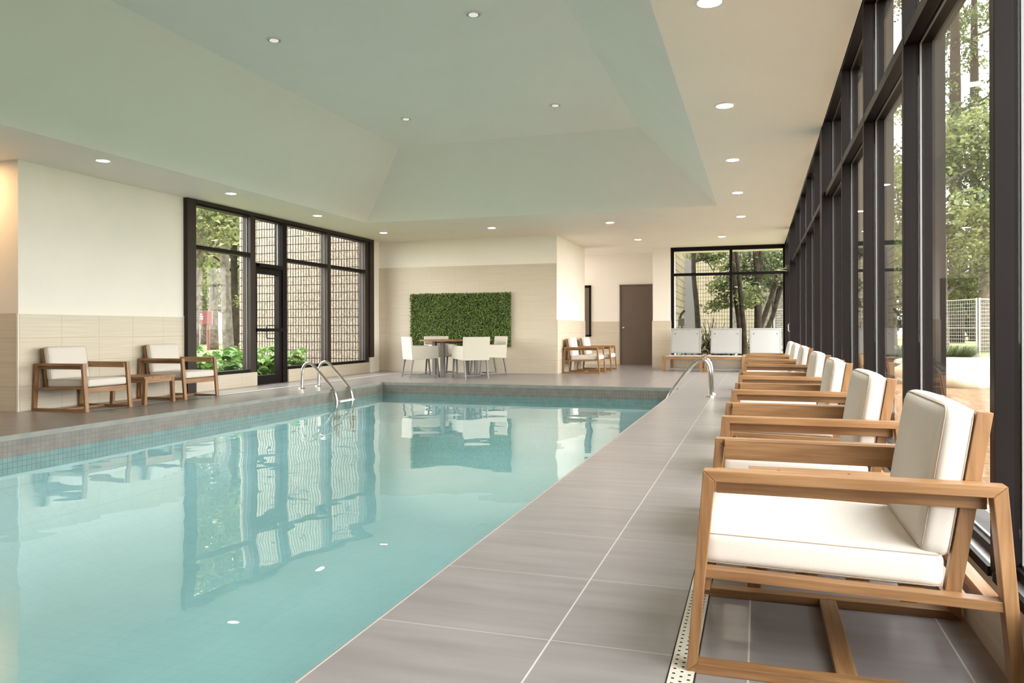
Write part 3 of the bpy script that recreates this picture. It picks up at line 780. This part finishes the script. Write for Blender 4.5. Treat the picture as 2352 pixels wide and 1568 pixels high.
ladder((-7.515, 11.84, 0), 1, 1.0, (-.265, .265), 'stainless pool ladder on the left deck before the glass door', prof)
prof2 = [(0, 0), (.006, .22), (.012, .32), (.04, .40), (.10, .44), (.17, .435), (.25, .39), (.36, .29), (.47, .17), (.565, .06), (.625, -.03), (.66, -.14), (.68, -.26), (.69, -.5), (.69, -.9)]
ladder((-.672, 12.1, 0), -1, 1.25, (-.265, .265), 'stainless pool ladder on the right deck near the chair row', prof2)

# ------------------------------------------------------------------ downlights
def make_down(kind):
    root = empty('downlight'); bm = bmesh.new()
    ring(bm, (0, 0), .078, .100, -.006, .0); link('trim_ring', bm, 'ring', root)
    bm = bmesh.new()
    if kind == 'on': disc(bm, (0, 0), .078, -.003, .0, 28); link('lamp_lens', bm, 'lens', root)
    else:
        seg = 28
        A = [bm.verts.new((.078 * math.cos(2 * PI * k / seg), .078 * math.sin(2 * PI * k / seg), -.004)) for k in range(seg)]
        bm.faces.new(A[::-1]); 
        bm2 = bmesh.new(); disc(bm2, (0, 0), .05, -.012, -.004, 24); link('lamp_can', bm, 'can', root); link('lamp_lens', bm2, 'lensdim', root)
    return root
don, doff = make_down('on'), make_down('off')
dleft = make_down('on')
for c in kids(dleft):
    if c.name.startswith('lamp_lens'): c.data = c.data.copy(); c.data.materials[0] = M['lensleft']
first = {'on': True, 'off': True, 'left': True}
def down(x, y, z, kind, label, group):
    src = {'on': don, 'off': doff, 'left': dleft}[kind]
    o = src if first[kind] else copy_tree(src); first[kind] = False
    o.location = (x, y, z); tag(o, label, 'ceiling light', group)
G1 = 'lit downlights in the low ceiling by the right windows'
nm = ['nearest', 'second', 'third', 'fourth', 'fifth']
for k, y in enumerate((5.17, 7.62, 10.1, 12.56, 15.25)): down(-.292, y, CZ, 'on', 'lit downlight over the right deck, %s of the five in line' % nm[k], G1)
for y in (2.7, .25, -2.2): down(-.292, y, CZ, 'on', 'lit downlight over the right deck beside the viewpoint', G1)
G2 = 'lit downlights over the left deck'
for k, y in enumerate((7.65, 10.12, 12.6)): down(-7.835, y, CZ, 'left', 'lit downlight over the left deck, %s from the left alcove' % ['first', 'second', 'third'][k], G2)
for y in (5.2, 2.7, .25): down(-7.835, y, CZ, 'left', 'lit downlight over the left deck short of the alcove', G2)
G3 = 'lit downlights before the far wall'
for x, s in ((-7.845, 'above the corner by the left windows'), (-5.32, 'above the green panel and dining table'), (-2.81, 'before the corridor pier')): down(x, 15.285, CZ, 'on', 'lit downlight in the far ceiling ' + s, G3)
down(-2.716, 18.42, CZ, 'on', 'lit downlight before the brown corridor door', G3)
down(-.78, 18.44, CZ, 'on', 'lit downlight over the sun loungers', G3)
o = make_down('on'); o.location = (-9.45, 6.8, CZ); tag(o, 'warm lit downlight in the left alcove beside the return wall', 'ceiling light')
for c in kids(o):
    if c.name.startswith('lamp_lens'): c.data.materials[0] = M['lenswarm']
down(-5.0, 20.9, CZ, 'on', 'lit downlight in the corridor behind the pier', G3)
G4 = 'downlights in the ceiling recess'
for (x, y, s) in ((-5.29, 7.6, 'near left of the four'), (-2.855, 7.63, 'near right of the four'), (-5.29, 11.09, 'far left of the four'), (-2.86, 11.11, 'far right of the four')):
    down(x, y, RZ, 'off', 'dim can downlight in the tray ceiling, %s' % s, G4)
for x in (-5.29, -2.86):
    for y in (4.1, .6): down(x, y, RZ, 'off', 'dim can downlight in the tray ceiling above the viewpoint', G4)

# ------------------------------------------------------------------ outside
GZ = -.1
def plane(name, x0, x1, y0, y1, z, mat, label):
    bm = bmesh.new(); n = 2
    quad(bm, (x0, y0, z), (x1, y0, z), (x1, y1, z), (x0, y1, z)); o = link(name, bm, mat); o['kind'] = 'structure'; o['label'] = label; return o
bm = bmesh.new()
for a, b, c, d in ((-140, -10.9, -60, 160), (.95, 140, -60, 160), (-10.9, .95, 22.2, 160), (-10.9, .95, -60, -5.3), (-10.9, -9.0, 7.5, 16.7)):
    quad(bm, (a, c, GZ - .02), (b, c, GZ - .02), (b, d, GZ - .02), (a, d, GZ - .02))
struct(link('ground_lawn', bm, 'lawn'), 'lawn around the building')
plane('ground_mulch', 1.0, 9, -20, 19.0, GZ, 'dirt', 'brown mulch strip outside the right windows')
plane('ground_paving', -70, -44, 20, 80, GZ + .01, 'paving', 'pale paving far beyond the left windows')
wall('wall_right_plinth', [(.95, 1.25, -5, 21, GZ, -.02, 'paving')], 'pale concrete edge outside the right windows')

# split block wall outside the left windows
bm = bmesh.new(); bx0, bx1, by = -12.70, -8.98, 16.72
box(bm, bx0, bx1, by + .015, by + .3, GZ, 4.6, 1)
rp = .0762; nx = int((bx1 - bx0) / rp); zc = GZ
while zc < 4.5:
    for k in range(nx):
        x = bx0 + k * rp; dd = random.uniform(-.004, .004)
        box(bm, x + .011, x + rp - .011, by + dd, by + .02, zc + .009, zc + .193, 0)
    zc += .2035
struct(link('wall_outside_left', bm, ['block', 'mortar']), 'fluted block wall outside the left windows')
wall('wall_outside_side', [(-2.5, -2.22, 20.9, 25.3, GZ, 6, 'blockside')], 'smooth block wall running back beside the far window')
wall('wall_outside_recess', [(-6.5, -2.25, 29.9, 30.2, GZ, 7, 'greywall')], 'grey wall panel beyond the side block wall')
wall('wall_outside_far', [(-3.25, 5.2, 46, 46.4, GZ, 13, 'blockfar'), (-14, -3.25, 46.2, 46.5, GZ, 13, 'blockfar')], 'tall block building facade beyond the far trees')
wall('wall_outside_cream', [(-85, -52, 72, 74, GZ, 5.2, 'cream')], 'cream building far beyond the left trees')

def leaves_at(name, clusters, nleaf, size, mat, parent, seed, droop=.2, aspect=.6):
    r = np.random.default_rng(seed); w = np.array([c[3] ** 2 for c in clusters]); w = w / w.sum(); pick = r.choice(len(clusters), nleaf, p=w)
    cc = np.array([c[:3] for c in clusters])[pick]; ss = np.array([c[3] for c in clusters])[pick]
    off = r.normal(size=(nleaf, 3)); off /= np.linalg.norm(off, axis=1)[:, None]; off *= (r.random(nleaf) ** .5)[:, None]
    off[:, 2] *= .6
    o = link(name, leaf_mesh(name, cc + off * ss[:, None], .8, size, (0, 0, 1), aspect, seed=seed, droop=0), mat, parent); return o

def tree(name, base, pts, radii, branches, clusters, nleaf, size, bark, leaf, label, group=None, seed=1, extra_leaf=None):
    """base world; pts/branches/clusters relative to base"""
    root = empty(name, base); tag(root, label, 'tree', group)
    bm = bmesh.new(); tube(bm, smooth(pts, 4) if len(pts) > 2 else pts, np.interp(np.linspace(0, 1, (len(pts) - 1) * 4 + 1 if len(pts) > 2 else 2), np.linspace(0, 1, len(radii)), radii), 12)
    link('trunk', bm, bark, root, True)
    for b, r0, r1 in branches:
        bm = bmesh.new(); q = smooth(b, 4) if len(b) > 2 else [Vector(p) for p in b]; tube(bm, q, np.linspace(r0, r1, len(q)), 7); link('branch', bm, bark, root, True)
    if clusters: leaves_at('crown', clusters, nleaf, size, leaf, root, seed)
    return root

def broad_tree(px, D, trunk_w, h0, h1, rad, nleaf, leaf, bark, label, group, seed, size=.2, lean=0, py_base=None, squash=1.0):
    r = random.Random(seed); b = at(px, 755, D); b.z = GZ
    hh = h1 * .82
    pts = [(0, 0, -.05), (lean * .3, 0, hh * .33), (lean * .7, .1, hh * .66), (lean, .1, hh)]
    br = []; cl = []
    for k in range(9):
        a = r.uniform(0, 2 * PI); z = r.uniform(h0 * .9, hh); q = r.uniform(.45, .95) * rad * (1 - .35 * (z - h0) / max(.1, h1 - h0))
        e = (math.cos(a) * q, math.sin(a) * q, z + r.uniform(.2, 1.2)); t = z / hh
        br.append(([(lean * t, 0, z - .6), (e[0] * .5, e[1] * .5, z + .1), e], trunk_w * .16, .02)); cl.append((*e, rad * .36))
    for k in range(14):
        a = r.uniform(0, 2 * PI); z = r.uniform(h0, h1); q = rad * math.sqrt(r.random()) * (1 - .5 * ((z - h0) / (h1 - h0)) ** 2)
        cl.append((math.cos(a) * q + lean * .6, math.sin(a) * q, z, rad * r.uniform(.25, .42)))
    return tree('tree', b, pts, [trunk_w * .58, trunk_w * .46, trunk_w * .40, trunk_w * .2], br, cl, nleaf, size, bark, leaf, label, group, seed)

GT = 'trees in the garden outside the right windows'
broad_tree(2158, 36, .75, 3.2, 10.5, 4.6, 9000, 'leafB', 'barkgrey', 'thick trunked leafy tree behind the wire fence, straight through the nearest pane', GT, 11, .26)
broad_tree(2262, 37, .55, 3.6, 9.5, 4.2, 8000, 'leafA', 'bark', 'leafy tree with slimmer trunk beside the fence post, right in the nearest pane', GT, 12, .24)
broad_tree(2196, 58, 1.0, 15, 36, 6, 6500, 'leafA', 'barkdark', 'tall dark forked tree rising above the leafy trees, against the white sky', GT, 13, .34)
broad_tree(2240, 66, .9, 14, 40, 5.5, 5500, 'leafB', 'barkdark', 'tall pale leaved tree against the white sky at the right pane edge', GT, 14, .34)
broad_tree(2045, 46, .7, 2.6, 13, 4.8, 9000, 'leafA', 'bark', 'leafy tree seen through the second right window pane', GT, 15, .26)
broad_tree(1962, 50, .6, 2.4, 13, 4.6, 7000, 'leafA', 'bark', 'leafy tree seen through the third right window pane', GT, 16, .26)
broad_tree(1893, 29, .45, 2.5, 9, 3.0, 5000, 'leafA', 'bark', 'leafy tree beyond the far end of the right windows', GT, 17, .26)
for k, (px, D, s, hgt) in enumerate(((2120, 74, 18, 6.5), (2190, 70, 19, 5.2), (2250, 72, 20, 6.0), (2330, 66, 21, 6.5), (2030, 78, 22, 7.0))):
    b = at(px, 755, D); b.z = GZ
    cl = []; r = random.Random(s)
    for j in range(22):
        z = r.uniform(.5, hgt); q = 3.2 * (1 - z / (hgt * 1.15)); a = r.uniform(0, 2 * PI); cl.append((math.cos(a) * q, math.sin(a) * q, z, 1.0))
    tree('conifer', b, [(0, 0, 0), (0, 0, hgt * .9)], [.25, .05], [], cl, 3200, .34, 'barkdark', 'leafC', ['dark conifer far behind the fence, left in the nearest pane', 'dark conifer far behind the fence, low one in the middle', 'dark conifer far behind the fence, beside the post', 'dark conifer far out at the right edge', 'dark conifer far beyond the second pane'][k], 'dark conifers behind the fence', s)

# temporary wire fence
def fence_panel(p0, p1, label):
    p0 = Vector(p0); p1 = Vector(p1); v = p1 - p0; ln = v.length; a = math.atan2(v.y, v.x)
    root = empty('fence_panel', (p0.x, p0.y, GZ), a); tag(root, label, 'fence', 'temporary wire fence panels')
    for x in (0, ln): 
        bm = bmesh.new(); tube(bm, [(x, 0, 0), (x, 0, 2.08)], .028, 8); link('post', bm, 'fence', root)
    bm = bmesh.new()
    for z in (.18, 1.12, 2.04): tube(bm, [(0, 0, z), (ln, 0, z)], .02, 6)
    link('rail', bm, 'fence', root)
    bm = bmesh.new()
    for k in range(1, 17): tube(bm, [(0, 0, .18 + k * .115), (ln, 0, .18 + k * .115)], .0055, 4, cap=False)
    n = int(ln / .11)
    for k in range(1, n): tube(bm, [(k * ln / n, 0, .18), (k * ln / n, 0, 2.04)], .004, 4, cap=False)
    link('wire_mesh', bm, 'fence', root); return root
a0 = at(2139, 755, 27); a1 = at(2243, 755, 24.6); a2 = at(2250, 755, 24.4); a3 = at(2420, 755, 27.0)
fence_panel(a0, a1, 'wire fence panel between two posts, in the middle of the nearest pane')
fence_panel(a2, a3, 'wire fence panel right of the double post in the nearest pane')
b0 = at(1778, 755, 38); b1 = at(1860, 755, 36); fence_panel(b0, b1, 'wire fence panel behind the leaning trunks at the far window')

# pale rock slab and grass clump
bm = bmesh.new(); bmesh.ops.create_icosphere(bm, subdivisions=4, radius=1)
from mathutils import noise as mn
for v in bm.verts:
    p = v.co.copy(); s = 1 + .12 * mn.noise(p * 1.7) + .03 * mn.noise(p * 6)
    v.co = Vector((p.x * 1.25 * s, p.y * 1.5 * s, max(-.15, min(.72, p.z * .9 * s)) * .62))
o = link('boulder', bm, 'stone', None, True); c = at(2205, 755, 15.6); o.location = (c.x, c.y, GZ + .06); tag(o, 'broad flat topped pale boulder on the mulch outside the nearest pane', 'boulder')
def grass_clump(loc, rad, h, n, label, seed):
    r = np.random.default_rng(seed); me_v = []; me_f = []
    for k in range(n):
        a = r.uniform(0, 2 * PI); q = rad * .45 * math.sqrt(r.random()); bx, by_ = math.cos(a) * q, math.sin(a) * q
        a2 = a + r.normal() * .5; reach = rad * (.45 + .6 * r.random()); hh = h * (.6 + .5 * r.random()); w = .012
        px_, py_ = -math.sin(a2) * w, math.cos(a2) * w; i0 = len(me_v)
        for t in (0, .35, .7, 1):
            x = bx + math.cos(a2) * reach * t ** 1.6; y = by_ + math.sin(a2) * reach * t ** 1.6; z = hh * (1.7 * t - .95 * t * t) ; ww = 1 - t * .9
            me_v += [(x - px_ * ww, y - py_ * ww, z), (x + px_ * ww, y + py_ * ww, z)]
        for s in range(3): me_f.append((i0 + 2 * s, i0 + 2 * s + 1, i0 + 2 * s + 3, i0 + 2 * s + 2))
    me = bpy.data.meshes.new('ornamental_grass'); me.from_pydata(me_v, [], me_f); o = link('ornamental_grass', me, 'leafA'); o.location = loc
    tag(o, label, 'grass'); return o
c = at(2172, 755, 20); grass_clump((c.x, c.y, GZ), .95, .85, 1500, 'rounded clump of long arching grass behind the pale boulder', 5)
c = at(2068, 755, 23); grass_clump((c.x, c.y, GZ), .9, .8, 900, 'clump of arching grass seen through the second right pane', 6)

# far window garden
GF = 'slim trees in the court outside the far window'
def stem(px_pts, D, r0, r1, clusters, nleaf, label, seed, leaf='leafB', bark='barkdark', size=.13, branches=()):
    W = [at(x, y, D) for x, y in px_pts]; base = W[0].copy(); base.z = GZ
    pts = [(0, 0, -.02)] + [tuple(p - base) for p in W]
    if pts[1][2] < .3: pts.pop(1)
    br = [([tuple(at(x, y, D + dd) - base) for x, y, dd in b], ra, rb) for b, ra, rb in branches]
    cl = [tuple(at(x, y, D + dd) - base) + (s,) for x, y, dd, s in clusters]
    n = len(pts)
    return tree('slim_tree', base, pts, np.linspace(r0, r1, n), br, cl, nleaf, size, bark, leaf, label, GF, seed)
stem([(1603, 760), (1600, 700), (1594, 640), (1592, 560), (1588, 500), (1590, 420)], 26, .10, .055, [(1605, 580, .3, .5), (1640, 590, .2, .5), (1655, 588, 0, .35), (1612, 540, 0, .6)], 1100,
     'dark slim trunk with a bright leafy branch, in the left far window half', 31, branches=[([(1594, 600, 0), (1620, 597, .1), (1640, 625, .2)], .03, .01), ([(1594, 602, 0), (1640, 590, .1), (1660, 586, .1)], .03, .008)])
stem([(1702, 800), (1698, 740), (1690, 680), (1684, 620), (1680, 540), (1676, 430)], 24, .10, .06, [(1660, 660, .2, .55), (1650, 655, 0, .4), (1672, 640, .4, .5), (1665, 690, .1, .45), (1630, 705, .1, .35), (1648, 700, .1, .35), (1670, 610, .2, .5)], 900,
     'dark leaning trunk just right of the far window mullion', 32, branches=[([(1690, 680, 0), (1665, 690, .1), (1625, 708, .1)], .02, .006), ([(1688, 650, 0), (1655, 660, 0)], .02, .006)])
stem([(1711, 815), (1708, 750), (1702, 690), (1697, 630), (1690, 570), (1676, 460)], 23, .085, .05, [(1715, 690, .2, .5), (1720, 670, .4, .5)], 300, 'second dark leaning trunk curving up beside the mullion trunk', 33)
stem([(1741, 780), (1741, 720), (1741, 660), (1738, 600), (1732, 540), (1728, 440)], 24, .125, .085, [(1720, 650, .3, .6), (1715, 620, .4, .6), (1765, 620, .3, .7), (1730, 690, .3, .5), (1760, 590, .4, .7), (1710, 590, .4, .6)], 1500,
     'thickest upright dark trunk in the right far window half', 34, leaf='leafA', branches=[([(1741, 640, 0), (1746, 600, 0), (1744, 530, 0)], .09, .06), ([(1738, 645, 0), (1722, 655, .1), (1705, 662, .1)], .025, .01)])
stem([(1744, 765), (1760, 715), (1775, 670), (1788, 630), (1803, 595), (1825, 520)], 25, .09, .06, [(1780, 600, .4, .6), (1790, 580, .3, .6), (1770, 650, .4, .5)], 800, 'dark trunk leaning right from the base of the thick upright trunk', 35, leaf='leafA')
stem([(1757, 775), (1775, 725), (1785, 690), (1795, 660), (1806, 640), (1830, 580)], 25.5, .085, .05, [(1800, 600, .4, .6)], 250, 'lower dark trunk leaning right toward the window corner', 36, leaf='leafA', branches=[([(1781, 700, 0), (1790, 655, 0), (1806, 644, 0)], .06, .03)])
for px, s, lab in ((1690, 37, 'pale thick trunk behind the mullion trunks, before the block facade'), (1758, 38, 'pale thick trunk behind the dark upright trunk'), (1787, 39, 'flaring grey trunk behind the wire fence at the far window')):
    b = at(px, 755, 39); b.z = GZ
    tree('broad_trunk_tree', b, [(0, 0, 0), (.02, 0, 1), (0, 0, 4), (-.1, 0, 11)], [.55, .33, .28, .22], [], [(0, 0, 9.5, 2.5), (1, 0, 8, 1.4), (-.5, -.5, 7.4, 1.1)], 900, .24, 'barkgrey', 'leafA', lab, 'pale trunked trees before the far facade', s)
def shrub(px, D, rx, h, n, mat, label, seed, size=.10, twig=18):
    b = at(px, 755, D); b.z = GZ; root = empty('shrub', b); tag(root, label, 'shrub'); r = random.Random(seed)
    cl = [(r.uniform(-rx, rx), r.uniform(-.5, .5), r.uniform(.15, h * .8), .35) for k in range(16)]
    leaves_at('foliage', cl, n, size, mat, root, seed)
    bm = bmesh.new()
    for k in range(twig):
        a = r.uniform(0, 2 * PI); q = r.uniform(.3, 1) * rx; x = r.uniform(-rx, rx) * .5
        tube(bm, smooth([(x, 0, 0), (x + math.cos(a) * q * .4, math.sin(a) * .2, h * .5), (x + math.cos(a) * q, math.sin(a) * .4, h * r.uniform(.7, 1.25))], 3), [.014] * 4 + [.009] * 3, 5)
    link('twigs', bm, 'barkdark', root); return root
shrub(1630, 24.8, .55, 1.2, 1500, 'dry', 'dry tangled shrub outside, behind the gap of the first two loungers', 41)
shrub(1640, 25.5, .5, .8, 500, 'dry', 'low brown shrub outside, behind the middle lounger', 42)
shrub(1722, 27, .4, .7, 300, 'dry', 'small sparse shrub between lounger backs outside the far window', 43)
root = empty('garden_tap', (-2.12, 23.2, GZ)); tag(root, 'grey garden standpipe with black top against the side block wall', 'tap')
bm = bmesh.new(); tube(bm, [(0, 0, 0), (0, 0, 1.25)], .03, 8); link('pipe', bm, 'greywall', root)
bm = bmesh.new(); box(bm, -.08, .08, -.08, .08, 1.2, 1.42, bev=.01); link('housing', bm, 'greywall', root)
bm = bmesh.new(); tube(bm, [(-.06, 0, 1.42), (-.02, 0, 1.55), (.08, 0, 1.66)], .035, 8); link('hood', bm, 'black', root)

# left garden
GLT = 'trees in the garden outside the left windows'
def ltree(px, D, w, lean, h0, h1, rad, n, leaf, bark, label, seed, size): return broad_tree(px, D, w, h0, h1, rad, n, leaf, bark, label, GLT, seed, size, lean)
ltree(526, 27, .36, -.45, 4.2, 9, 3.6, 6500, 'leafA', 'barkgrey', 'grey trunked tree leaning left on the lawn, in the first left window bay', 51, .20)
ltree(543, 33, .34, -.3, 4.5, 10, 3.2, 4500, 'leafA', 'barkdark', 'dark trunked tree right behind the grey leaning trunk', 52, .22)
ltree(490, 44, .52, .1, 3.6, 11, 5.0, 7000, 'leafB', 'bark', 'broad based tree further back, left of the grey leaning trunk', 53, .25)
ltree(440, 24, .4, .3, 3.0, 7.5, 2.9, 4500, 'leafB', 'bark', 'bright leaved tree hanging into the left window bay from the wall side', 54, .17)
ltree(470, 60, .6, 0, 2.6, 15, 7, 7000, 'leafA', 'bark', 'tall tree at the back of the lawn beyond the maroon sign', 55, .36)
ltree(555, 58, .5, 0, 2.0, 12, 6, 5000, 'leafB', 'bark', 'tall light tree at the back beside the block wall edge', 56, .36)
b = at(543, 755, 30); b.z = GZ
tree('sapling', b, [(0, 0, 0), (.1, 0, .8), (.3, 0, 1.5), (.55, 0, 2.4)], [.03, .025, .018, .01], [], [(.4, 0, 2.2, .5), (.6, .1, 1.6, .3), (.3, 0, .4, .3)], 260, .14, 'barkdark', 'leafB', 'thin bent sapling beside the edge of the block wall', None, 57)
# maroon sign
b = at(468, 755, 42); root = empty('garden_sign', (b.x, b.y, GZ), YAW + .25); tag(root, 'maroon sign board on a post at the lawn edge', 'sign')
bm = bmesh.new(); tube(bm, [(.22, 0, 0), (.22, 0, 2.1)], .07, 8); link('post', bm, 'maroon', root)
bm = bmesh.new(); box(bm, -1.0, .44, -.1, .1, 1.42, 2.15, bev=.02); bd = link('sign_board', bm, 'maroon', root)
bm = bmesh.new(); r = random.Random(2)
for z in (1.98, 1.86, 1.74):
    x = -.9
    while x < -.05:
        w = r.uniform(.05, .12); box(bm, x, x + w, -.108, -.10, z - .05, z + .01); x += w + .03
link('sign_lettering', bm, 'signwhite', bd)

# hostas outside the left windows
def hosta(seed):
    r = np.random.default_rng(seed); V = []; F = []
    for k in range(26):
        a = r.uniform(0, 2 * PI); el = r.uniform(.1, 1.0); ln = r.uniform(.22, .34); wd = ln * r.uniform(.30, .4); R1 = r.uniform(.05, .26)
        d = Vector((math.cos(a), math.sin(a), 0)); s = Vector((-math.sin(a), math.cos(a), 0)); base = d * R1 + Vector((0, 0, .16 + .3 * el * r.random() + .1 * el))
        i0 = len(V); prof_ = [(0, .12), (.2, .75), (.45, 1.0), (.7, .8), (.9, .35), (1, .02)]
        for t, w in prof_:
            p = base + d * ln * t * math.cos(el * .6) + Vector((0, 0, ln * (math.sin(el * .7) * t - .55 * t * t)))
            V += [tuple(p - s * wd * w * .9 + Vector((0, 0, .05 * w * ln / .3))), tuple(p), tuple(p + s * wd * w * .9 + Vector((0, 0, .05 * w * ln / .3)))]
        for q in range(5):
            b_ = i0 + q * 3; F += [(b_, b_ + 1, b_ + 4, b_ + 3), (b_ + 1, b_ + 2, b_ + 5, b_ + 4)]
    me = bpy.data.meshes.new('hosta_leaves'); me.from_pydata(V, [], F); root = empty('hosta_plant')
    link('leaves', me, 'hosta', root, True)
    bm = bmesh.new()
    for k in range(14):
        a = r.uniform(0, 2 * PI); tube(bm, [(0, 0, 0), (math.cos(a) * .06, math.sin(a) * .06, .15), (math.cos(a) * .16, math.sin(a) * .16, .26)], .006, 5)
    link('stems', bm, 'hosta', root); return root
hs = [hosta(71), hosta(72), hosta(73)]
hosta_min = -9.62
spots = []
r = random.Random(9)
for k in range(34):
    y = 10.55 + (k % 17) * .335 + r.uniform(-.08, .08); x = -9.75 - (k // 17) * .62 - r.uniform(0, .3)
    if y > 15.0: continue
    spots.append((x, y))
for k in range(8): spots.append((-10.9 - r.uniform(0, .5), 12.8 + k * .38))
for i, (x, y) in enumerate(spots):
    o = hs[i] if i < 3 else copy_tree(hs[i % 3])
    o.location = (x, y, GZ); o.rotation_euler = (0, 0, r.uniform(0, 6.28)); sc = r.uniform(.85, 1.3); o.scale = (sc, sc, sc * 1.05)
    tag(o, 'broad leaved hosta in the green bed outside the left windows', 'plant', 'hostas outside the left windows')

# ------------------------------------------------------------------ light
W = bpy.data.worlds.new('sky'); S.world = W; W.use_nodes = True; nt = W.node_tree; nt.nodes.clear()
out = nt.nodes.new('ShaderNodeOutputWorld'); bg = nt.nodes.new('ShaderNodeBackground')
tc = nt.nodes.new('ShaderNodeTexCoord'); sx = nt.nodes.new('ShaderNodeSeparateXYZ'); nt.links.new(tc.outputs['Generated'], sx.inputs[0])
rp_ = nt.nodes.new('ShaderNodeValToRGB'); e = rp_.color_ramp.elements
e[0].position = .0; e[0].color = (1, .985, .96, 1); e[1].position = .8; e[1].color = (.90, .95, 1, 1)
nt.links.new(sx.outputs['Z'], rp_.inputs[0]); nt.links.new(rp_.outputs[0], bg.inputs[0]); bg.inputs[1].default_value = 1.9
nt.links.new(bg.outputs[0], out.inputs[0])
sl = bpy.data.lights.new('sun', 'SUN'); sl.energy = 1.3; sl.angle = math.radians(4); sl.color = (1, .95, .86)
so = bpy.data.objects.new('sun', sl); COL.objects.link(so); so.rotation_euler = Vector((.03, .38, .92)).to_track_quat('Z', 'Y').to_euler()
def portal(name, loc, rot, sx_, sy_):
    l = bpy.data.lights.new(name, 'AREA'); l.shape = 'RECTANGLE'; l.size = sx_; l.size_y = sy_; l.cycles.is_portal = True
    o = bpy.data.objects.new(name, l); COL.objects.link(o); o.location = loc; o.rotation_euler = rot
portal('portal_right', (.9, 10.15, 1.75), (0, PI / 2, 0), 3.0, 20.8)
portal('portal_left', (-8.97, 13.25, 1.65), (0, -PI / 2, 0), 2.9, 5.8)
portal('portal_far', (-.73, 20.75, 1.7), (-PI / 2, 0, 0), 2.9, 2.85)

# ------------------------------------------------------------------ colour management
vs = S.view_settings; vs.view_transform = 'Standard'; vs.look = 'None'; vs.gamma = 1; vs.use_curve_mapping = False
vs.exposure = 2.62
S.cycles.max_bounces = 10; S.cycles.diffuse_bounces = 6; S.cycles.glossy_bounces = 5; S.cycles.transparent_max_bounces = 24
S.cycles.caustics_reflective = False; S.cycles.caustics_refractive = False
S.cycles.use_denoising = True; S.cycles.sample_clamp_indirect = 6
